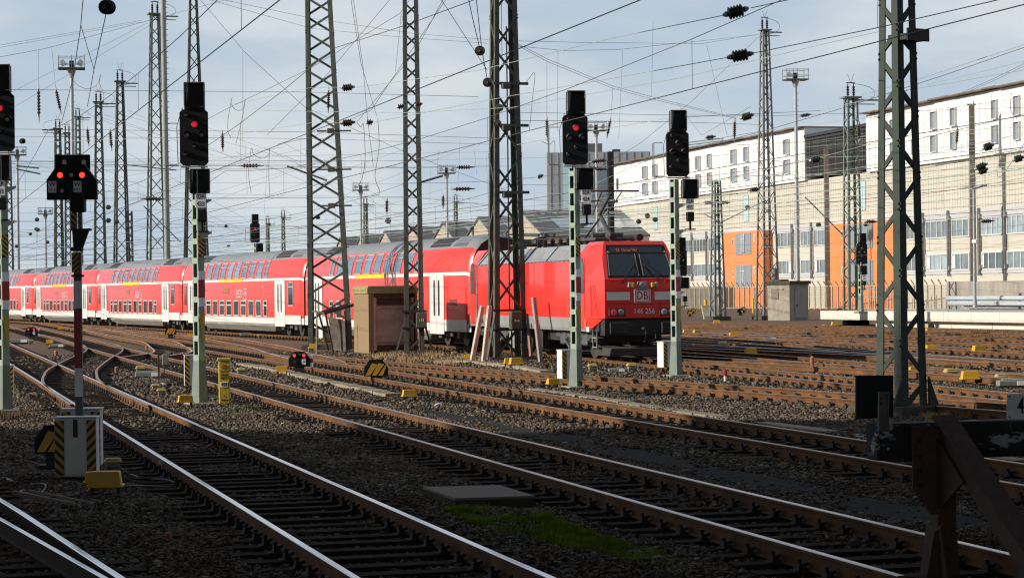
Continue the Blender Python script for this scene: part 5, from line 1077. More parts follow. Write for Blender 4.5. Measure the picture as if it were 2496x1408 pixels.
JB = [((275, 1150), 44, 'grey junction box with a dull yellow lid behind the large yellow box'), ((343, 912), 26, 'grey junction box with a yellow cap left of the rusty post'), ((380, 952), 22, 'yellow capped junction box right of the curved rail, upper one'), ((394, 965), 24, 'yellow capped junction box right of the curved rail, lower one'), ((588, 915), 24, 'junction box with a yellow cap on the rail right of the yellow post'), ((615, 818), 15, 'left junction box before the second coach'), ((634, 824), 13, 'right junction box before the second coach'), ((758, 858), 16, 'junction box at the foot of the big slanting mast'), ((1107, 868), 15, 'pale junction box in the grass by the planks'), ((1444, 905), 24, 'pale junction box between signal 02A 424 and the locomotive'), ((1540, 905), 26, 'junction box at the end of the green box before the locomotive'), ((1832 - 70, 850), 22, 'yellowish junction box in the locomotive shadow'), ((2440, 935), 30, 'pale yellow capped junction box near the right edge'), ((2010, 800), 12, 'small junction box left of the closest mast, by the platform track'), ((75, 838), 14, 'junction box beside the far red light ground signal'), ((2318, 925), 34, 'dark rounded junction box left of the largest yellow box')]
for i, (p, w, lab) in enumerate(JB):
    g0 = G(*p, -.2); s_ = (w / FPX * g0.y) / .34; t = thing('junction_box', g0, lab, 'junction box', 'small trackside junction boxes', rz=R(10)); t.scale = (s_,) * 3
    q = MB(); q.bbox((0, 0, .2), (.34, .24, .08), .03); q.bbox((0, 0, .25), (.3, .2, .04), .02); q.build('lid', M_capy, t); q = MB(); q.bbox((0, 0, .13), (.26, .18, .1), .02); q.cyl((-.1, 0, 0), (-.1, 0, .12), .03); q.cyl((.1, 0, 0), (.1, 0, .12), .03); q.tube([(.12, -.05, .1), (.2, -.1, .04), (.3, -.12, .0)], .02); q.build('body', mat('box_grey', (.25, .25, .22), .7, var=.15), t)
def pointm(p, w, lab, rz=R(6)):
    g0 = G(*p, -.2); s_ = (w / FPX * g0.y) / 1.1; t = thing('point_machine', g0, lab, 'point machine', 'grey point machines between the rails', rz=rz); t.scale = (s_,) * 3
    q = MB(); q.bbox((0, 0, .16), (1.1, .36, .2), .03); q.bbox((.0, 0, .27), (.8, .3, .04), .02); q.build('housing', mat('machine_grey', (.24, .26, .23), .6, var=.1, dirt=(.13, .11, .09), dscale=5), t); q = MB(); q.bbox((.25, -.19, .16), (.34, .02, .14), .004); q.build('number_plate', M_plate, t); q = MB(); q.box((0, 0, .03), (1.2, .5, .06)); q.build('base', M_dull, t)
pointm((1505, 908), 44, 'greenish point machine lying before the locomotive'); pointm((605, 820), 38, 'grey point machine before the second coach, beside two junction boxes'); pointm((365, 922), 70, 'grey point machine left of the yellow telephone post'); pointm((1825, 862 + 6), 30, 'grey point machine with a white plate in the locomotive shadow'); pointm((2470, 945), 80, 'grey point machine at the right edge above the number plate'); pointm((48, 838), 50, 'grey point machine left of the far ground signal'); pointm((140, 848), 40, 'grey point machine right of the far ground signal'); pointm((1112, 874), 26, 'grey point machine in the dry grass under the planks'); pointm((1875, 831), 40, 'pale point machine between far rusty rails')
# yellow telephone post
g0 = G(547, 986); t = thing('telephone_post', g0, 'upright yellow telephone post marked Z7 with a white 499 plate', 'telephone post', rz=R(8))
q = MB(); q.bbox((0, 0, .5), (.245, .2, 1.0), .015); q.bbox((0, 0, 1.03), (.30, .25, .06), .01); b = q.build('body', mat('post_yellow', (.66, .46, .03), .55, var=.1, dirt=(.35, .22, .05), dscale=5, damt=.5), t)
q = MB(); q.cyl((0, -.1, .86), (0, -.108, .86), .055, n=14); q.build('emblem', mat('emblem_brown', (.30, .12, .03), .6), t); q = MB(); q.box((0, -.103, .76), (.21, .01, .012)); q.build('seam', M_ink, t)
text('Z7', .15, t, (0, -.105, .64), FACE, M_ink); q = MB(); q.bbox((0, -.105, .46), (.16, .012, .12), .003); o = q.build('number_plate', M_plate, t); text('499', .12, o, (0, -.114, .46), FACE, M_ink, sx=.75)
q = MB(); q.cyl((0, -.1, .2), (0, -.106, .2), .016, n=8); q.box((0, -.104, .12), (.14, .01, .02)); q.build('lock', M_ink, t)
g0 = G(390, 935); t = thing('rusty_post', g0, 'thin rusty post carrying a small grey terminal box', 'post', rz=R(10)); q = MB(); q.box((-.03, 0, .42), (.06, .05, .84)); q.box((.12, 0, .3), (.03, .03, .6)); q.build('post', mat('rust_post', (.16, .07, .035), .8, var=.3), t); q = MB(); q.bbox((.14, -.05, .68), (.16, .12, .3), .015); q.build('terminal_box', mat('box_grey', (.25, .25, .22), .7), t); q = MB(); q.box((.1, .05, .02), (.36, .3, .2)); q.build('foundation', M_concrete, t)
def stake(p, h, lab, m, r=.05, tip=None):
    g0 = G(*p); t = thing('marker_post', g0, lab, 'marker post', 'short marker posts'); q = MB(); q.lathe((0, 0, -.05), (0, 0, h), [(0, r), (.8, r), (.95, r * .8), (1, r * .3)], 10); q.build('stake', m, t)
    if tip: q = MB(); q.lathe((0, 0, h * .52), (0, 0, h + .01), [(0, r * 1.25), (.8, r * 1.25), (1, r * .5)], 10); q.build('tip', tip, t)
M_terra = mat('terracotta', (.36, .15, .085), .8, var=.3, vscale=12, dirt=(.16, .08, .05), dscale=14, damt=.6)
stake((410, 1328), .13, 'stubby terracotta marker standing alone in the dark foreground gravel', M_terra, .038); stake((137, 866), .22, 'orange marker left of the red and white post', M_terra, .08); stake((358, 851), .15, 'small orange marker near the curved rails', M_terra, .07); stake((1088, 913), .2, 'red marker between the rails below the hut', M_red, .06)
stake((1768, 932), .34, 'white marker post with a red tip right of signal 02A 435', M_white, .04, M_red); stake((1980, 902), .42, 'rusty marker post between the rails, left of the closest mast', M_terra, .05, M_terra); stake((1975, 880), .36, 'dark red marker post behind the rusty one', M_terra, .05); stake((284, 908), .2, 'pinkish marker above the yellow capped junction box', M_terra, .06)
for p, h_, lab in (((1893, 762), 1.35, 'thick yellow bollard left of the pale concrete hut'), ((1720, 760), 1.25, 'yellow bollard behind the concrete block mast'), ((1836, 762), 1.4, 'yellow bollard with a lamp by the fence')):
    g0 = G(*p); q = MB(); q.cyl((0, 0, 0), (0, 0, h_), .17 if h_ < 1.4 else .1, n=12); t = q.build('bollard', M_yellow); t.location = g0; tag(t, lab, 'bollard', 'yellow bollards')
g0 = G(1735, 778); q = MB(); q.add([(-.6, -.4, 0), (.5, -.4, 0), (.5, .4, 0), (-.6, .4, 0), (-.8, -.5, 1.1), (.6, -.5, 1.1), (.6, .5, 1.1), (-.8, .5, 1.1)], [(0, 3, 2, 1), (4, 5, 6, 7), (0, 1, 5, 4), (1, 2, 6, 5), (2, 3, 7, 6), (3, 0, 4, 7)]); t = q.build('concrete_tub', mat('tub', (.52, .48, .36), .8)); t.location = g0; tag(t, 'pale tapered concrete tub beside the mast on a concrete block', 'concrete tub')
# leaning planks
M_plank = mat('plank', (.62, .56, .46), .8, var=.12, vscale=4, dirt=(.50, .37, .24), dscale=3, damt=.6)
for i, (a, b_, Ya, w, lab, m_) in enumerate((((1150, 879), (1175, 746), 80, .17, 'pale plank leaning left of the lattice mast, the outer one', M_plank), ((1178, 881), (1193, 746), 79, .17, 'pale plank leaning left of the lattice mast, the inner one', M_plank), ((1318, 886), (1300, 725), 78, .17, 'grey weathered plank leaning right of the lattice mast', mat('grey_plank', (.33, .30, .28), .85, var=.2)), ((1294, 868), (1286, 770), 81, .09, 'thin reddish batten leaning on the right leg of the lattice mast', mat('batten', (.34, .17, .13), .8)))):
    P_, Q_ = A(*a, Ya), A(*b_, Ya + .5); q = MB(); q.beam(P_, Q_, .08, w, up=(-.6, -.8, 0)); q.beam(P_ + Vector((.05, .03, 0)), Q_ + Vector((.05, .03, 0)), .05, w * .6, up=(.5, -.8, 0)); tag(q.build('plank', m_), lab, 'plank', 'planks leaning by the lattice mast')
# white cabinet and thin pole behind the slanting mast
g0 = G(808, 832); t = thing('white_cabinet', g0, 'white box cabinet behind the foot of the big slanting mast', 'cabinet', rz=R(20)); q = MB(); q.bbox((0, 0, .75), (1.15, .7, 1.15), .02); q.build('housing', M_white, t); q = MB(); q.box((0, 0, .08), (1.0, .6, .2)); q.build('base', M_yellow, t); q = MB(); q.box((-.28, -.36, .95), (.45, .02, .6)); q.build('door', M_plate, t)
g0 = G(772, 862); q = MB(); q.cyl((0, 0, 0), (.02, 0, 1.75), .035); q.box((-.08, 0, 1.72), (.2, .05, .05)); t = q.build('thin_pole', mat('thin_pole', (.3, .27, .2), .7)); t.location = g0; tag(t, 'thin bare pole standing before the white cabinet', 'pole')
# ---------------------------------------------------------------- buffer stop
M_bsteel = mat('buffer_rust', (.085, .046, .033), .8, var=.4, vscale=6); M_bbeam = mat('buffer_timber', (.022, .019, .018), .8, var=.3, vscale=3, dirt=(.5, .5, .52), dscale=2.6, damt=.0)
def flaky():
    m = mat('flaky_paint', (.024, .02, .018), .85, var=.4, vscale=6); nt_ = m.node_tree; b = nt_.nodes['Principled BSDF']; tcn = nt_.nodes.new('ShaderNodeTexCoord'); mpn = nt_.nodes.new('ShaderNodeMapping'); mpn.inputs['Scale'].default_value = (1.4, 1.4, 2.6); nt_.links.new(tcn.outputs['Object'], mpn.inputs[0])
    n = N(nt_, 'ShaderNodeTexNoise', Scale=3.1, Detail=9, Roughness=.72); nt_.links.new(mpn.outputs[0], n.inputs['Vector']); r = ramp(nt_, [(.575, 0.), (.60, .9)], n.outputs['Fac']); mx = N(nt_, 'ShaderNodeMix', data_type='RGBA'); src = b.inputs['Base Color'].links[0].from_socket; nt_.links.new(r.outputs[0], mx.inputs[0]); nt_.links.new(src, mx.inputs[6]); mx.inputs[7].default_value = (.42, .43, .46, 1); nt_.links.new(mx.outputs[2], b.inputs['Base Color']); return m
BS = Vector((3.49, 18.5, -.02)); t = thing('buffer_stop', BS, 'dark heavy buffer stop with a flaking timber beam and number plate 49', 'buffer stop', rz=R(15))
q = MB(); q.bbox((.95, .22, 1.08), (2.95, .24, .30), .015); bm_ = q.build('beam', flaky(), t)
for k, x in enumerate((.0, 1.5)):
    q = MB(); q.box((x, .02, .55), (.13, .14, 1.25)); q.box((x + .0, -.06, .5), (.16, .02, 1.1)); q.build('upright', M_bsteel, t)
    q = MB(); q.beam((x, .0, 1.2), (x, -1.95, -.02), .15, .15); q.beam((x, -.02, 1.29), (x, -1.99, .06), .20, .02); q.build('strut', M_bsteel, t)
    q = MB()
    q.prism([(-.2, .72), (-.05, .5), (.10, .5), (.13, .9), (.13, 1.22), (-.2, 1.22)], (x - .11, -.10, 0), (1, 0, 0), (0, 0, 1), (0, 1, 0), .02); q.prism([(-.16, -.06), (.15, -.06), (.12, .36), (.0, .42), (-.08, .36)], (x - .06, -.12, 0), (1, 0, 0), (0, 0, 1), (0, 1, 0), .02)
    q.prism([(0, 1.22), (-.62, .8), (-.2, .55), (.1, .55), (.12, 1.22)], (x - .085, .05, 0), (0, 1, 0), (0, 0, 1), (-1, 0, 0), .02)
    q.prism([(-.30, -.06), (.25, -.06), (.1, .40), (-.15, .40)], (x - .085, 0, 0), (0, 1, 0), (0, 0, 1), (-1, 0, 0), .02); q.prism([(-.4, -.06), (.4, -.06), (.25, .3), (-.1, .3)], (x - .095, -1.8, 0), (0, 1, 0), (0, 0, 1), (-1, 0, 0), .02)
    q.build_split('gusset', M_bsteel, t)
    q = MB()
    for i in range(5):
        for j in (-.14, .02): q.cyl((x - .11 + j, -.10, .62 + i * .12), (x - .11 + j, -.115, .62 + i * .12), .018, n=6)
    for i in range(4): q.cyl((x - .16 + i * .07, -.12, -.02), (x - .16 + i * .07, -.135, -.02), .018, n=6)
    q.build('rivets', M_dull, t)
q = MB(); q.prism([(-.165, -.18), (.165, -.17), (.17, .175), (-.16, .18)], (-.46, .30, 1.44), (1, 0, 0), (0, 0, 1), (0, 1, 0), .02); q.build('marker_board', mat('board_back', (.008, .008, .008), .7), t)
q = MB(); q.box((-.49, .06, 1.33), (.09, .025, .32), ry=.03); q.box((-.455, .05, 1.33), (.01, .02, .30)); br = q.build('board_bracket', mat('bracket_zinc', (.14, .13, .125), .6, .3, var=.3), t)
q = MB()
for x_, z_ in ((-.52, 1.44), (-.465, 1.46), (-.52, 1.40)): q.cyl((x_, .05, z_), (x_, .04, z_), .012, n=8)
q.build('bolt', M_bsteel, br)
q = MB(); q.bbox((.79, .06, 1.345), (.36, .015, .21), .004); pl_ = q.build('number_plate', mat('enamel_white', (.9, .91, .92), .4, var=.04), t); text('499', .19, pl_, (.80, .05, 1.345), FACE, M_ink, sx=.72)
q = MB()
for x_, z_ in ((.63, 1.43), (.63, 1.26)): q.cyl((x_, .052, z_), (x_, .048, z_), .008, n=8)
q.build('bolt', M_bsteel, pl_)
# ---------------------------------------------------------------- slabs, troughs, cables
g0 = [G(*p, -.10) for p in ((1110, 1219), (1300, 1213), (1215, 1187), (1035, 1192))]; q = MB(); lo = [Vector((p.x, p.y, -.24)) for p in g0]; cen_ = sum(g0, Vector()) / 4; lo = [cen_ * .0 + p for p in lo]
q.add(lo + g0, [(0, 3, 2, 1), (0, 1, 5, 4), (1, 2, 6, 5), (2, 3, 7, 6), (3, 0, 4, 7)]); sb = thing('cable_pit', (0, 0, 0), 'low concrete cable pit with a flat rusty cover in the foreground', 'cable pit'); q.build('wall', M_oldconc, sb)
q = MB(); top = [cen_ + (p - cen_) * 1.03 for p in g0]; q.add([p + Vector((0, 0, .002)) for p in top] + [p + Vector((0, 0, .03)) for p in top], [(0, 3, 2, 1), (4, 5, 6, 7), (0, 1, 5, 4), (1, 2, 6, 5), (2, 3, 7, 6), (3, 0, 4, 7)]); a_, b_ = (top[0] + top[3]) / 2, (top[1] + top[2]) / 2; q.build('cover', mat('pit_cover', (.27, .21, .165), 1., var=.3, vscale=3, dirt=(.05, .045, .04), dscale=3), sb)
M_trough = mat('trough_concrete', (.30, .25, .17), .9, var=.2, vscale=2.5, dirt=(.16, .125, .08), dscale=3, damt=.5)
def trough(pts, w, label, h=.06, gap=.5, z=-.2):
    t = thing('cable_trough', (0, 0, 0), label, 'cable trough'); path = catmull(pts, gap); q = MB()
    for a_, b_ in zip(path, path[1:]):
        d = (b_ - a_); m_ = (a_ + b_) / 2; q.box((m_.x, m_.y, z + h / 2 + rnd.uniform(-.008, .012)), (w + rnd.uniform(-.02, .02), d.length * .97, h + .04), rz=math.atan2(-d.x, d.y) + rnd.uniform(-.03, .03))
    q.build('cover_slabs', M_trough, t)
def gp(*P): return [(G(*p).x, G(*p).y) for p in P]
trough(gp((590, 890), (680, 905), (790, 932), (880, 950), (960, 968)), .40, 'row of pale concrete trough covers beside the ground signals', .06, .42)
trough(gp((1300, 950), (1450, 972), (1600, 997), (1760, 1020), (1900, 1040), (2100, 1068), (2300, 1098), (2496, 1128)), .32, 'long pale concrete trough running right of the tracks to the buffer stop', .03, 1.0)
kp = gp((1060, 884), (1120, 884), (1180, 888), (1230, 893), (1280, 900), (1330, 910)); trough(kp, .34, 'curved pale concrete edge below the leaning planks', .07, .6)
q = MB()
for p in ((215, 1240), ): pass
g0 = G(193, 1238); t = thing('wooden_duct', g0, 'flat timber cable duct on the ground at lower left', 'cable duct', rz=R(32)); q = MB(); q.box((0, .9, .03), (.2, 2.2, .03)); q.build('bottom', mat('duct_wood', (.10, .075, .06), .9, var=.3), t)
for x_ in (-.11, .11): q = MB(); q.box((x_, .9, .05), (.03, 2.2, .06)); q.build('edge', mat('duct_edge', (.19, .14, .105), .9, var=.3), t)
def cable(P, r, lab, m=M_cable):
    pts = [Vector((p[0], p[1], 0)) for p in P]; c = catmull([(p.x, p.y) for p in pts], .08); q = MB(); q.tube([Vector((p.x, p.y, -.175 + .02 * math.sin(i * .4))) for i, p in enumerate(c)], r, 6); tag(q.build('cable', m, smooth=True), lab, 'cable', 'cables on the ground at lower left')
cable(gp((0, 1170), (60, 1185), (120, 1180), (190, 1182), (240, 1192), (330, 1185)), .022, 'thick black cable running from the left edge to the yellow box'); cable(gp((60, 1200), (50, 1212), (100, 1222), (170, 1215), (225, 1195), (260, 1188)), .02, 'black cable loop left of the yellow box'); cable(gp((70, 1185), (110, 1187), (100, 1200), (60, 1205), (55, 1215), (100, 1220)), .012, 'thin grey cable loop at lower left', M_cabgrey); cable(gp((300, 1188), (360, 1192), (420, 1190), (425, 1180), (380, 1172), (320, 1162)), .012, 'thin grey cable loop right of the yellow box', M_cabgrey); cable(gp((290, 1150), (340, 1148), (390, 1132), (402, 1126)), .016, 'black cable running to the left bright rail')
g0 = G(398, 1128, -.06); q = MB(); q.bbox((0, 0, 0), (.12, .09, .06), .01); q.box((.03, .03, -.07), (.03, .03, .12)); t = q.build('rail_contact', mat('pale_cap', (.42, .40, .36), .6)); t.location = g0; tag(t, 'pale rail contact cap at the end of a black cable', 'rail contact')
g0 = G(1106, 1117, -.16); q = MB(); q.box((0, 0, 0), (.13, .1, .006), rx=.5, rz=.4); t = q.build('scrap_card', mat('card', (.40, .31, .20), .8)); t.location = g0; tag(t, 'scrap of brown card beside the middle rail', 'litter')
g0 = G(1068, 989, -.17); q = MB(); q.add([(-.1, 0, 0), (.08, .02, .01), (.1, .1, .08), (-.05, .06, .05), (.02, -.03, .06)], [(0, 1, 4), (1, 2, 4), (2, 3, 4), (3, 0, 4)]); t = q.build('paper_scrap', M_white); t.location = g0; tag(t, 'crumpled white paper scrap on the gravel', 'litter')
# moss and grass
def blades(n, fn, h0, h1, m, name, label, seed):
    r = random.Random(seed); q = MB()
    for _ in range(n):
        p = fn(r)
        if p is None: continue
        a = r.uniform(0, 6.28); h_ = r.uniform(h0, h1); l = r.uniform(-.5, .5) * h_; d = Vector((math.cos(a), math.sin(a), 0)) * (.006 + h_ * .03); b = Vector((math.cos(a + 1.3), math.sin(a + 1.3), 0)) * l
        P = Vector((p[0], p[1], -.19 if name == 'moss' else -.21)); q.add([P - d, P + d, P + b + Vector((0, 0, h_))], [(0, 1, 2)])
    tag(q.build(name, m), label, name.replace('_', ' '), kind='stuff')
def patch(poly):
    P = gp(*poly); xs, ys_ = [p[0] for p in P], [p[1] for p in P]
    def f(r):
        for _ in range(30):
            x, y = r.uniform(min(xs), max(xs)), r.uniform(min(ys_), max(ys_)); c = False
            for i in range(len(P)):
                (x1, y1), (x2, y2) = P[i], P[i - 1]
                if (y1 > y) != (y2 > y) and x < (x2 - x1) * (y - y1) / (y2 - y1) + x1: c = not c
            if c and r.random() < max(.03, (math.sin(x * 4.1 + 1.7 * math.sin(y * 1.9)) * math.sin(y * 2.3 + x) + .55 * math.sin(x * 13) * math.sin(y * 7)) * .9 + .25): return x, y
    return f
M_moss = mat('moss', (.20, .265, .025), .9, var=.6, vscale=3, spec=.1); M_dry = mat('dry_grass', (.42, .30, .14), .9, var=.3, vscale=3); M_gr = mat('green_grass', (.12, .15, .04), .9, var=.3)
blades(14000, patch([(1080, 1250), (1180, 1243), (1330, 1262), (1440, 1310), (1560, 1345), (1665, 1378), (1640, 1400), (1500, 1372), (1380, 1345), (1270, 1315), (1150, 1285)]), .045, .10, M_moss, 'moss', 'bright green moss patch in front of the concrete cable pit', 3)
blades(2600, patch([(880, 866), (1000, 856), (1070, 860), (1180, 878), (1110, 892), (950, 884)]), .05, .22, M_dry, 'dry_grass', 'dry straw coloured grass in front of the ochre hut', 4)
blades(900, patch([(2240, 1018), (2290, 1010), (2350, 1022), (2300, 1035)]), .05, .16, M_dry, 'dry_grass', 'tuft of dry grass at the foot of the closest mast', 5)
blades(700, patch([(540, 985), (600, 975), (660, 1010), (560, 1015)]), .03, .10, M_gr, 'grass', 'thin green weeds right of the yellow telephone post', 6)
blades(500, patch([(2365, 812), (2470, 815), (2475, 826), (2370, 824)]), .1, .35, mat('brush', (.09, .065, .04), .9), 'dead_weeds', 'brown dead weeds between the tracks before the platform', 7)
blades(700, patch([(0, 1010), (70, 1008), (60, 1022), (0, 1025)]), .05, .18, mat('brush2', (.13, .085, .045), .9), 'dead_weeds', 'brown dead weeds at the foot of the left edge signal', 8)
# ---------------------------------------------------------------- overhead line
def wire_r(Y): return .0052 + .000042 * Y
def sag(p, q, s, n=10): return [p.lerp(q, i / n) + Vector((0, 0, -4 * s * (i / n) * (1 - i / n))) for i in range(n + 1)]
def along(f, ys, z): return [Vector((f(y), y, z)) for y in ys]
def path_f(path):
    P = [(p.y, p.x) for p in path]; P.sort()
    ys_, xs = [p[0] for p in P], [p[1] for p in P]
    return lambda y: float(np.interp(y, ys_, xs)) if ys_[0] <= y <= ys_[-1] else (xs[0] + (y - ys_[0]) * (xs[1] - xs[0]) / (ys_[1] - ys_[0]) if y < ys_[0] else xs[-1] + (y - ys_[-1]) * (xs[-1] - xs[-2]) / (ys_[-1] - ys_[-2]))
def vtube(q, pts, n=5, k=1.0, mi=0):      # tube whose radius follows the distance, as old copper sheathing does not: thin near, doubled further off
    vs = []; L_ = len(pts)
    for i, c in enumerate(pts):
        d = (pts[min(i + 1, L_ - 1)] - pts[max(i - 1, 0)]).normalized(); u = Vector((0, 0, 1)) if abs(d.z) < .9 else Vector((1, 0, 0)); x = d.cross(u).normalized(); y = d.cross(x); r = wire_r(c.y) * k
        for j in range(n): a = 2 * math.pi * j / n; vs.append(c + x * (r * math.cos(a)) + y * (r * math.sin(a)))
    q.add(vs, [(i * n + j, i * n + (j + 1) % n, i * n + n + (j + 1) % n, i * n + n + j) for i in range(L_ - 1) for j in range(n)] + [tuple(range(n - 1, -1, -1)), tuple(range((L_ - 1) * n, L_ * n))], mi)
def catenary(f, label, y0, y1, sup, ph=0, pale=False, zc=5.75, zm=7.25, s=.85, dk=1.0, k=1.0):
    t = thing('catenary_line', (0, 0, 0), label, 'overhead line', 'overhead contact lines above the tracks'); m = M_wirepale if pale else M_wire
    ys_ = list(np.arange(y0, y1, 6.)) + [y1]; q = MB(); vtube(q, along(f, ys_, zc), k=1.25 * k); q.build('contact_wire', m, t)
    sp_ = sup; q = MB(); P = []; y = y0 + ph - sp_
    dr = []
    while y < y1:
        for i in range(10):
            yy = y + sp_ * i / 10; z = zm - 4 * s * (i / 10) * (1 - i / 10)
            if y0 <= yy <= y1:
                P.append(Vector((f(yy), yy, z)))
                if i in (2, 4, 6, 8): dr.append((yy, z))
        y += sp_
    vtube(q, P, k=k); q.build('messenger_wire', m, t)
    for yy, z in dr:
        if yy < 160: q = MB(); q.cyl((f(yy), yy, zc), (f(yy), yy, z), wire_r(yy) * .6, n=4, cap=False); q.build('dropper', m, t)
fb, fc, fd, ff = cB, cC, cD, path_f(catmull(F_PTS, 1.5))
catenary(LX(2.7, -.36), 'overhead line above the track at the bottom left corner', 24, 130, 62, 20)
catenary(fb, 'dark overhead line sweeping down to the left over the left foreground track', 16, 220, 64, 52)
catenary(fc, 'dark overhead line crossing the big slanting mast over the middle foreground track', 16, 220, 64, 30)
catenary(fd, 'dark overhead line from the upper right corner over the third foreground track', 16, 220, 66, 10, s=1.0)
catenary(ff, 'overhead line above the train', 30, 290, 60, 14)
for i, (o, o2) in enumerate([(4.9, 5.0), (9.5, 9.7), (14.2, 14.4), (18.8, 19.2), (23.3, 24.0), (28, 28.8), (32.6, 33.4)]):
    fo = (lambda a, b: (lambda y: ff(y) + a + (b - a) * min(1, max(0, (y - 60) / 80))))(o, o2)
    catenary(fo, 'overhead line of the ' + names[i] + ' track to the right of the train', 34 + i * 4, 285, 58 + i, 12 + 7 * i, pale=i in (1, 3, 4, 6), zm=7.1 + .12 * (i % 3))
for i, o in enumerate((-6, -11, -16, -21)):
    fo = (lambda a: (lambda y: cB(y) + a))(o); catenary(fo, ['first', 'second', 'third', 'fourth'][i] + ' overhead line left of the left foreground track, low over the coaches', 60 + 20 * i, 300, 60, 17 * i, pale=i % 2 == 1)
for i, (a, b) in enumerate(((-.9, 1.9), (1.4, 4.3), (3.2, 8.8))):      # wires following the crossovers
    fo = (lambda a, b: (lambda y: ff(y) + a + (b - a) * min(1, max(0, (y - 60) / 70))))(b + 6, a + 6); catenary(fo, ['first', 'second', 'third'][i] + ' pale overhead line slanting over the crossovers right of the train', 45, 200, 63, 25 + i * 13, pale=True, zm=7.0)
NW = [0]
def span(pts, label, m=None, k=1.0, group='cross span wires between the masts', s=0.):
    P = [A(*p) for p in pts]; q = MB(); L_ = []
    for a, b in zip(P, P[1:]):
        n = max(2, int((b - a).length / 5)); L_ += [a.lerp(b, i / n) - Vector((0, 0, 4 * s * (i / n) * (1 - i / n))) for i in range(n)]
    L_.append(P[-1]); vtube(q, L_, k=k); o = q.build('span_wire', m or M_wire); tag(o, label, 'wire', group); return o
SP = [
 ([(-60, 218, 100), (757, 225, 97), (1165, 236, 82)], 'uppermost level cross wire from the left edge to the four legged mast', 1.1),
 ([(-60, 314, 100), (757, 322, 97), (1195, 337, 82)], 'second level cross wire from the left edge to the four legged mast', 1.0),
 ([(-60, 332, 100), (757, 338, 97), (1195, 352, 82)], 'third level cross wire from the left edge, close under the second', .8),
 ([(-60, 399, 100), (560, 404, 97), (1000, 409, 88), (1195, 405, 82)], 'level cross wire through the left signal boards', 1.1),
 ([(-60, 484, 100), (757, 482, 97), (995, 480, 88), (1195, 500, 82)], 'lowest level cross wire left of the four legged mast', .9),
 ([(1250, 274, 82), (1660, 281, 100), (1900, 282, 130), (2496, 262, 130)], 'upper level cross wire in front of the right building eaves', .9),
 ([(1250, 294, 82), (1640, 297, 100), (1850, 304, 130)], 'lower level cross wire left of the grey mast by the hut', 1.0),
 ([(1250, 100, 82), (1420, 104, 100), (1710, 107, 140), (1850, 84, 172)], 'high wire from the four legged mast to the head of the grey mast', .9),
 ([(1250, 112, 82), (1380, 124, 95), (1510, 121, 110), (1840, 86, 172)], 'high wire with two clamps just under the topmost one', .9),
 ([(1256, 104, 82), (1333, 144, 88), (1494, 210, 104), (1590, 237, 118), (1795, 288, 150)], 'upper of twin sagging wires from the four legged mast', 1.0),
 ([(1256, 108, 82), (1333, 150, 88), (1494, 216, 104), (1590, 242, 118), (1795, 290, 150)], 'lower of twin sagging wires from the four legged mast', .9),
 ([(2600, 105, 90), (2420, 193, 105), (2335, 230, 112), (2120, 288, 146)], 'upper of twin wires rising to the right edge over the building', 1.0),
 ([(2600, 112, 90), (2420, 198, 105), (2335, 234, 112), (2120, 292, 146)], 'lower of twin wires rising to the right edge over the building', .9),
 ([(-60, 121, 120), (345, 50, 176)], 'upper thin wire from the left edge to the tallest insulator head', .8),
 ([(-60, 127, 120), (345, 54, 176)], 'lower thin wire from the left edge to the tallest insulator head', .8),
 ([(-60, 150, 110), (94, 122, 125), (126, 115, 130), (372, 48, 176), (700, -40, 120)], 'dark wire carrying two hanging insulators at upper left', 1.1),
 ([(-60, 270, 150), (360, 56, 176)], 'steep wire falling to the left from the tallest insulator head', .8),
 ([(40, 258, 150), (366, 62, 176)], 'second steep wire falling to the left from the tallest insulator head', .8),
 ([(478, -12, 90), (600, 131, 95), (743, 261, 100), (990, 372, 110), (1250, 470, 140)], 'long wire slanting down to the right across the big slanting mast', .9),
 ([(505, -8, 80), (760, 45, 95), (1005, 82, 90), (1190, 97, 82)], 'upper wire reaching the top of the four legged mast from the left', .8),
 ([(510, 0, 80), (760, 70, 95), (990, 92, 90), (1190, 106, 82)], 'lower wire reaching the top of the four legged mast from the left', .8),
 ([(960, -12, 60), (790, 190, 75), (650, 330, 85)], 'wire slanting down to the left between the two near masts', .9),
 ([(1000, -2, 60), (975, 33, 62), (760, 165, 75), (560, 262, 85), (430, 330, 95)], 'wire falling left from the narrow mast top', .9),
 ([(1085, -10, 50), (1010, 130, 60), (868, 300, 72)], 'wire falling from the top edge to the rust coloured insulator', .9),
 ([(1068, -12, 45), (1188, 172, 50)], 'wire running down to the upper hanging disc insulator', .9),
 ([(1140, -10, 45), (1154, 54, 46), (1168, 112, 47)], 'short left wire above the hanging disc insulators', 1.2),
 ([(1160, -10, 45), (1174, 120, 47), (1187, 190, 48)], 'short right wire above the hanging disc insulators', 1.2),
 ([(854, -10, 60), (880, 155, 65), (918, 282, 70)], 'left one of two close hanging wires right of the slanting mast', .8),
 ([(860, -10, 60), (885, 165, 65), (896, 293, 70), (910, 405, 75)], 'right one of two close hanging wires right of the slanting mast', .8),
 ([(1092, -8, 60), (905, 268, 72), (760, 335, 82), (675, 352, 88)], 'slack wire ending in a loop left of the slanting mast', 1.0),
 ([(203, -10, 32), (197, 62, 34), (178, 190, 40), (150, 300, 60)], 'wire left of the black round insulator', 1.0),
 ([(197, 62, 34), (229, 170, 40)], 'short wire branching to the right at upper left', .8),
 ([(266, -20, 30), (258, 36, 30), (229, 170, 40), (213, 260, 50)], 'wire hanging below the black round insulator', 1.0),
 ([(1830, 260, 60), (1710, 330, 100), (1650, 250, 110)], 'thin wire between the right signal and the green insulator', .7),
 ([(1855, 85, 172), (1685, 248, 140), (1560, 350, 120), (1440, 420, 110)], 'wire slanting from the grey mast head down past the right signal', .9),
]
for pts, lab, k in SP: span(pts, lab, None, k)
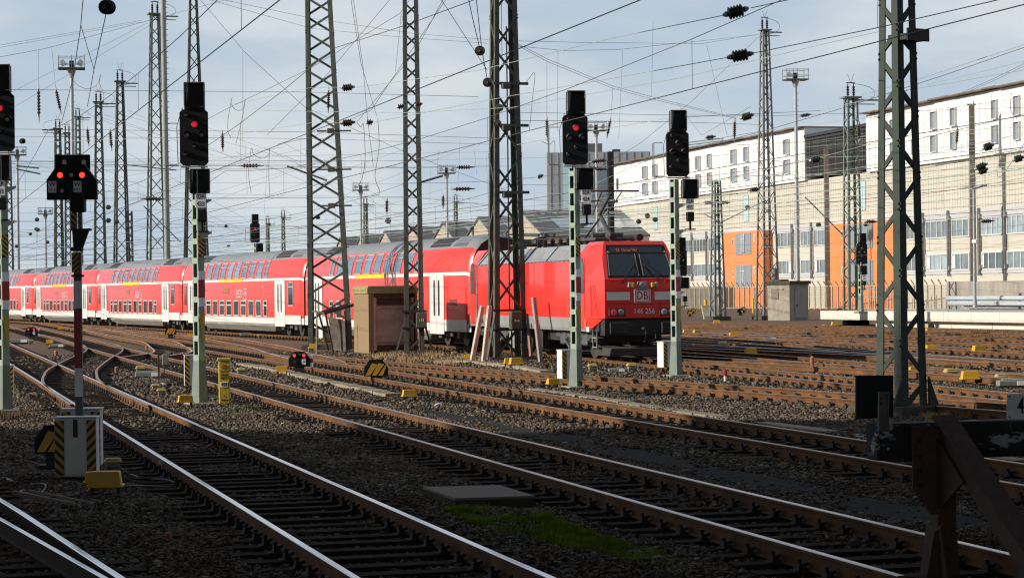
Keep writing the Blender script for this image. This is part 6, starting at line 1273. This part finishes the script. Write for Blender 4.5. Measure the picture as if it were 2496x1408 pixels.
PL = [
 ([(872, 213, 72), (1165, 172, 58), (1500, 92, 42), (1768, 37, 32)], 'pale green wire from a brown insulator up to the top right ribbed insulator'),
 ([(1830, 20, 31), (2060, -30, 26)], 'short pale wire from the top ribbed insulator out of the picture'),
 ([(912, 298, 72), (1250, 233, 55), (1500, 190, 44), (1776, 140, 34)], 'pale green wire from the lone insulator to the second ribbed insulator'),
 ([(1836, 130, 33), (2140, 68, 28), (2460, -6, 24)], 'pale wire from the second ribbed insulator behind the closest mast'),
 ([(560, 256, 95), (757, 214, 85), (835, 213, 73)], 'pale wire ending at the upper insulator of the slanting mast'),
 ([(640, 270, 95), (1000, 275, 80), (1250, 262, 70), (1660, 190, 52), (2040, 100, 42), (2140, 78, 40)], 'long pale wire rising to the closest mast'),
 ([(-40, 352, 120), (560, 330, 95), (757, 300, 85), (835, 300, 73)], 'pale wire ending at the lower insulator of the slanting mast'),
 ([(1250, 355, 82), (1440, 320, 75), (1640, 287, 70), (2000, 270, 90), (2496, 150, 80)], 'pale wire passing over both middle signals'),
 ([(1380, 480, 120), (1560, 398, 100), (1640, 372, 95), (1760, 336, 92), (1870, 318, 100), (2496, 240, 90)], 'pale wire carrying a tension spring right of the right signal'),
 ([(1480, 540, 150), (1900, 455, 130), (2496, 415, 110)], 'pale wire across the middle of the right building'),
 ([(1480, 505, 150), (1900, 420, 130), (2496, 330, 100)], 'pale wire across the white storey of the right building'),
 ([(1480, 560, 150), (2060, 470, 120), (2496, 372, 95)], 'pale wire along the edge of the white storey'),
 ([(1500, 600, 150), (2060, 510, 120), (2496, 445, 95)], 'pale wire across the cream wall of the right building'),
 ([(1660, 360, 92), (2090, 340, 120), (2496, 320, 110)], 'pale wire over the dark open storey'),
 ([(1960, 375, 100), (2090, 335, 140), (2250, 300, 120)], 'pale wire tied to the green forked mast'),
 ([(1960, 365, 110), (2090, 352, 140), (2496, 365, 110)], 'second pale wire tied to the green forked mast'),
 ([(2100, 232, 60), (2246, 191, 50), (2560, 88, 40)], 'thin white wire with a small clamp right of the closest mast'),
 ([(2100, 240, 60), (2300, 205, 50), (2560, 160, 44)], 'thin white wire just above the roof at the right edge'),
]
for pts, lab in PL: span(pts, lab, M_wirepale, 1.0, 'pale weathered wires')
for i in range(26):       # far cross wires that cover the building and the far yard
    y0 = rnd.uniform(300, 640); Y0 = rnd.uniform(120, 210); tl = rnd.uniform(-.14, .02)
    span([(1420 + rnd.uniform(0, 250), y0 + 60, Y0 + 50), (2600, y0 + 60 + 1150 * tl, Y0 - 20)], 'thin far wire strung across the face of the right building', M_wirepale if i % 5 else M_wire, .62, 'thin far wires before the right building')
for i in range(26):
    y0 = rnd.uniform(380, 640); Y0 = rnd.uniform(205, 300); tl = rnd.uniform(-.05, .06)
    span([(-60, y0, Y0), (rnd.uniform(700, 1400), y0 + 900 * tl, Y0 + 20)], 'thin far wire low above the coach roofs', M_wire, .7, 'thin far wires above the coaches')
for i in range(14):
    a = rnd.uniform(0, 700); y0 = rnd.uniform(250, 420)
    span([(a, y0, 200), (a + rnd.uniform(250, 500), y0 + rnd.uniform(100, 210), 240)], 'thin far wire slanting down to the right over the yard', M_wire, .7, 'thin slanting far wires')
for i in range(12):
    a = rnd.uniform(250, 1250); y0 = rnd.uniform(330, 480)
    span([(a, y0, 200), (a - rnd.uniform(250, 500), y0 + rnd.uniform(80, 180), 240)], 'thin far wire slanting down to the left over the yard', M_wire, .7, 'thin slanting far wires to the left')
for i in range(46):
    px = rnd.choice([rnd.uniform(30, 740), rnd.uniform(870, 1350), rnd.uniform(1660, 2480)]); y0 = rnd.uniform(330, 560); l = rnd.uniform(50, 170)
    span([(px, y0, 190), (px + rnd.uniform(-8, 8), y0 + l, 190)], 'thin hanging dropper wire far down the yard', M_wire, .7, 'thin far dropper wires')
for (a, b, Y, lab) in (((1592, 55), (1588, 235), 110, 'plumb dropper wire above the crossing of two wires'), ((1333, 145), (1333, 288), 88, 'dropper wire above the left string insulator'), ((1494, 212), (1489, 290), 104, 'dropper wire above the right string insulator'), ((1360, 126), (1358, 320), 96, 'thin dropper left of the middle signal top'), ((1518, 122), (1508, 340), 110, 'thin dropper between the two middle signals'), ((1722, 108), (1772, 330), 140, 'thin slanting dropper right of the right signal'), ((94, 123), (94, 212), 125, 'dropper wire above the left hanging insulator'), ((126, 116), (136, 216), 130, 'dropper wire above the right hanging insulator'), ((978, 34), (964, 175), 62, 'dropper wire left of the narrow mast'), ((749, 70), (746, 165), 95, 'short dropper at the upper left of the slanting mast'), ((592, 125), (592, 360), 100, 'long dropper left of the slanting mast'), ((2140, -10), (2138, 70), 42, 'short wire left of the closest mast')):
    span([(*a, Y), (*b, Y)], lab, None, .8, 'plumb dropper wires')
def loop(pts, Y, lab, k=1.2):
    P = [A(px, py, Y) for px, py in pts]; Q = [P[0] * 2 - P[1]] + P + [P[-1] * 2 - P[-2]]; out = []
    for i in range(1, len(Q) - 2):
        for j in range(5):
            u = j / 5; a, b, c, d = Q[i - 1:i + 3]; out.append(.5 * ((2 * b) + (c - a) * u + (2 * a - 5 * b + 4 * c - d) * u * u + (3 * b - 3 * c + d - a) * u ** 3))
    out.append(P[-1]); q = MB(); vtube(q, out, k=k); tag(q.build('jumper_cable', M_wire), lab, 'jumper cable', 'slack jumper cables')
loop([(174, 190), (190, 208), (215, 217), (238, 205), (245, 182), (243, 205), (252, 225), (252, 250), (245, 290)], 150, 'slack jumper cable beside the left floodlight mast')
loop([(566, 238), (563, 252), (575, 268), (592, 266), (598, 242), (590, 290), (575, 350)], 110, 'slack jumper cable loop right of signal 02A 433'); loop([(565, 240), (556, 290), (556, 320), (563, 337)], 110, 'slack jumper cable left of the loop')
loop([(614, 362), (620, 378), (640, 386), (655, 376), (657, 362), (655, 420), (658, 480)], 100, 'slack jumper cable left of the slanting mast'); loop([(612, 362), (606, 420), (612, 470)], 100, 'short slack cable left of the slanting mast')
loop([(871, 300), (880, 310), (886, 305), (890, 380), (884, 430), (872, 455)], 75, 'slack cable under the rust coloured insulator'); loop([(921, 290), (924, 360), (914, 430), (926, 470), (905, 478)], 75, 'slack cable between the two near masts')
loop([(1258, 197), (1280, 202), (1303, 178), (1298, 240), (1290, 318)], 80, 'slack cable hanging right of the four legged mast'); loop([(1320, 345), (1340, 352), (1352, 346), (1350, 420), (1343, 470)], 95, 'slack cable left of signal 02A 424')
loop([(1852, 320), (1845, 350), (1856, 385), (1905, 395), (1908, 420), (1904, 460)], 150, 'slack cable around the grey mast'); loop([(2465, 225), (2464, 270), (2480, 290)], 90, 'slack cable at the right edge roof'); loop([(2440, 395), (2430, 410), (2440, 430), (2496, 350)], 90, 'slack cable on the right building front')
def insul(a, b, Y, n, r, lab, m=M_ins_brown, Y2=None, cap=M_galv, grp='ribbed insulators on the overhead wires'):
    p, q_ = A(*a, Y), A(*b, Y2 or Y); R_ = r / FPX * Y; t = thing('insulator', p, lab, 'insulator', grp); d = q_ - p; prof = [(0, R_ * .3), (.06, R_ * .42), (.12, R_ * .42)]
    for i in range(n):
        c = .14 + .72 * i / n; w = .72 / n; gv = .74 if r > 8 else .45; prof += [(c, R_ * gv), (c + w * .25, R_ * .97), (c + w * .45, R_), (c + w * .65, R_ * .97), (c + w * .9, R_ * gv)]
    prof += [(.88, R_ * .42), (.94, R_ * .42), (1, R_ * .3)]; qq = MB(); qq.lathe((0, 0, 0), d, prof, 14); qq.build('ribs', m, t, smooth=True)
    qq = MB(); qq.cyl(d * -.12, d * .06, R_ * .22, R_ * .5, 8); qq.cyl(d * .94, d * 1.14, R_ * .5, R_ * .2, 8); qq.build('end_fitting', cap, t)
gi = dict(m=M_ins_green)
insul((1768, 36), (1818, 22), 32, 5, 16, 'green ribbed insulator at the top, right of centre', **gi); insul((1778, 140), (1830, 131), 33, 5, 15, 'green ribbed insulator just below the topmost one', **gi); insul((1806, 288), (1834, 280), 48, 7, 10, 'green ribbed insulator above the building roof', **gi)
insul((2378, 412), (2404, 400), 62, 4, 9, 'green ribbed insulator by the tall brown post, left one', **gi); insul((2396, 362), (2420, 353), 60, 5, 10, 'green ribbed insulator by the tall brown post, upper one', **gi); insul((2384, 420), (2406, 412), 64, 5, 9, 'green ribbed insulator by the tall brown post, lower one', **gi); insul((2470, 390), (2494, 383), 60, 5, 9, 'green ribbed insulator at the right edge', **gi); insul((1975, 392), (2000, 386), 60, 5, 9, 'green ribbed insulator before the dark open storey', **gi)
insul((1310, 433), (1323, 427), 80, 4, 6, 'small green ribbed insulator left of signal 02A 424', **gi)
insul((832, 215), (862, 212), 74, 4, 9, 'upper brown ribbed insulator right of the slanting mast', cap=M_white); insul((832, 301), (862, 298), 74, 4, 9, 'lower brown ribbed insulator right of the slanting mast', cap=M_terra); insul((893, 300), (908, 297), 74, 3, 8, 'lone brown insulator between the two near masts'); insul((968, 262), (986, 258), 80, 3, 7, 'left brown insulator on the narrow mast'); insul((1012, 256), (1028, 253), 80, 3, 7, 'right brown insulator on the narrow mast')
insul((1826, 464), (1850, 461), 120, 4, 7, 'brown insulator on the roof line by the grey mast'); insul((1720, 336), (1742, 333), 92, 7, 6, 'brown spring shaped insulator on the pale wire'); 
for (x, y, Y, lab) in ((262, 18, 30, 'large black round insulator at the top left'), (1170, 124, 47, 'upper round disc insulator by the four legged mast'), (1189, 201, 48, 'lower round disc insulator by the four legged mast'), (55, 344, 70, 'round insulator below the left edge signal'), (1218, 263, 78, 'upper green round insulator on the four legged mast'), (1213, 301, 78, 'lower green round insulator on the four legged mast')):
    p = A(x, y, Y); R_ = {262: 18, 1170: 12, 1189: 11.5, 55: 6.5, 1218: 9, 1213: 9}[x] / FPX * Y; t = thing('disc_insulator', p, lab, 'insulator', 'round disc insulators'); d = Vector((.12, 1, .1)).normalized() * R_ * 1.6; q = MB(); q.lathe(-d, d, [(0, R_ * .25), (.1, R_ * .35), (.12, R_ * .9), (.2, R_), (.3, R_ * .5), (.36, R_), (.44, R_), (.52, R_ * .5), (.58, R_), (.7, R_), (.8, R_ * .5), (1, R_ * .25)], 18); q.build('disc', M_ins_green if x in (1218, 1213) else M_ins_brown if x > 300 else M_black, t, smooth=True); q = MB(); q.cyl(-d * 1.05, -d * .8, R_ * .3, n=10); q.build('end_fitting', M_steelbrown, t)
for (x, y0, x1, y1, Y, lab) in ((94, 212, 95, 290, 125, 'left hanging string insulator at upper left'), (136, 216, 148, 272, 130, 'right hanging string insulator at upper left'), (268, 316, 272, 362, 165, 'far string insulator left of the insulator-headed mast'), (213, 312, 216, 352, 165, 'far string insulator left of the green headed mast'), (542, 322, 543, 366, 130, 'string insulator right of signal 02A 433'), (801, 218, 800, 270, 95, 'string insulator inside the slanting mast'), (1333, 288, 1334, 338, 88, 'left string insulator below the twin wires'), (1488, 290, 1480, 332, 104, 'right string insulator below the twin wires'), (1791, 292, 1790, 340, 150, 'string insulator at the end of the twin wires'), (2334, 310, 2332, 352, 110, 'string insulator before the white storey'), (2093, 300, 2093, 342, 140, 'left string insulator on the forked mast'), (2096, 340, 2094, 300, 146, 'right string insulator on the forked mast'), (943, 485, 943, 520, 150, 'far string insulator left of the narrow mast'), (1080, 475, 1080, 505, 150, 'far string insulator right of the narrow mast')):
    insul((x, y0), (x1, y1), Y, 7, 4.2, lab, grp='hanging string insulators')
for (x, y0, x1, y1, Y, lab) in ((585, 404, 636, 404, 97, 'level insulator on the cross wire left of the slanting mast'), (1112, 408, 1152, 407, 84, 'upper level insulator between the narrow mast and the four legged mast'), (1104, 461, 1152, 460, 84, 'lower level insulator between the narrow mast and the four legged mast'), (1440, 395, 1478, 390, 128, 'level insulator beside the dark steel pole'), (348, 484, 400, 485, 140, 'level insulator low beside the tall green lattice mast'), (1716, 494, 1736, 494, 170, 'left level insulator on the short grey mast'), (1756, 494, 1778, 493, 170, 'right level insulator on the short grey mast'), (2110, 540, 2136, 540, 120, 'level insulator left of the closest mast'), (2390, 540, 2420, 538, 100, 'level insulator before the upper window row'), (1950, 283, 1975, 279, 130, 'small level insulator right of the grey floodlight mast')):
    insul((x, y0), (x1, y1), Y, 5, 5, lab, grp='level insulators on the cross wires')
BL = [(90, 535, 5), (92, 560, 5), (74, 570, 4), (88, 558, 4), (264, 505, 6), (264, 537, 6), (285, 540, 5), (551, 551, 4), (775, 530, 5), (946, 538, 7), (656, 547, 4), (1557, 540, 6), (1578, 526, 6), (1597, 535, 6), (1822, 505, 6), (1995, 548, 6), (2110, 547, 5), (40, 600, 4), (116, 590, 4), (557, 600, 4)]
for x, y, r in BL:
    Y = 175; p = A(x, y, Y); R_ = r / FPX * Y; q = MB(); q.lathe((-R_ * 1.1, 0, 0), (R_ * 1.1, 0, 0), [(0, R_ * .3), (.15, R_ * .7), (.3, R_), (.7, R_), (.85, R_ * .7), (1, R_ * .3)], 10); t = q.build('egg_insulator', M_ins_green, smooth=True); t.location = p; tag(t, 'small dark egg insulator hanging in the far wires', 'insulator', 'far egg insulators')
# cantilever arms
for (a, b, Y, lab) in (((1700 + 14, 520), (1750, 540), 171, 'left stay arm of the short grey mast'), ((1752, 545), (1862, 490), 171, 'long pale arm right of the short grey mast'), ((1962, 480), (2054, 572), 146, 'slanting arm left of the forked mast'), ((700, 405), (797, 440), 97, 'dark arm crossing the slanting mast'), ((310, 402), (430, 415), 170, 'dark arm at the tall green lattice mast'), ((40, 404), (95, 410), 120, 'upper dark arm at the left edge'), ((40, 412), (98, 424), 120, 'lower dark arm at the left edge'), ((1020, 446), (1080, 428), 84, 'rust brown arm between the near masts'), ((350, 502), (440, 590), 170, 'long dark stay low beside the tube pole')):
    q = MB(); q.cyl(A(*a, Y), A(*b, Y), .045, n=6); tag(q.build('stay_arm', M_steelbrown if Y != 171 else M_galv), lab, 'stay arm', 'stay arms of the masts')
# tension springs seen on pale wires
for (x0, y0, x1, y1, Y, lab) in ((1665, 352, 1762, 340, 92, 'pale clamp frame under the spring insulator'), (2280, 400, 2370, 388, 105, 'pale clamp frame on the tall brown post'), (1862, 430, 1910, 426, 165, 'pale clamp frame on the grey mast')):
    q = MB(); P_, Q_ = A(x0, y0, Y), A(x1, y1, Y); u_ = Vector((0, 0, .05)); q.cyl(P_ + u_, Q_ + u_, .02, n=5); q.cyl(P_ - u_, Q_ - u_, .02, n=5); q.beam(P_ - u_, P_ + u_, .04, .04); q.beam(Q_ - u_, Q_ + u_, .04, .04); tag(q.build('clamp_frame', M_wirepale), lab, 'clamp', 'pale wire clamp frames')
bpy.context.view_layer.update()
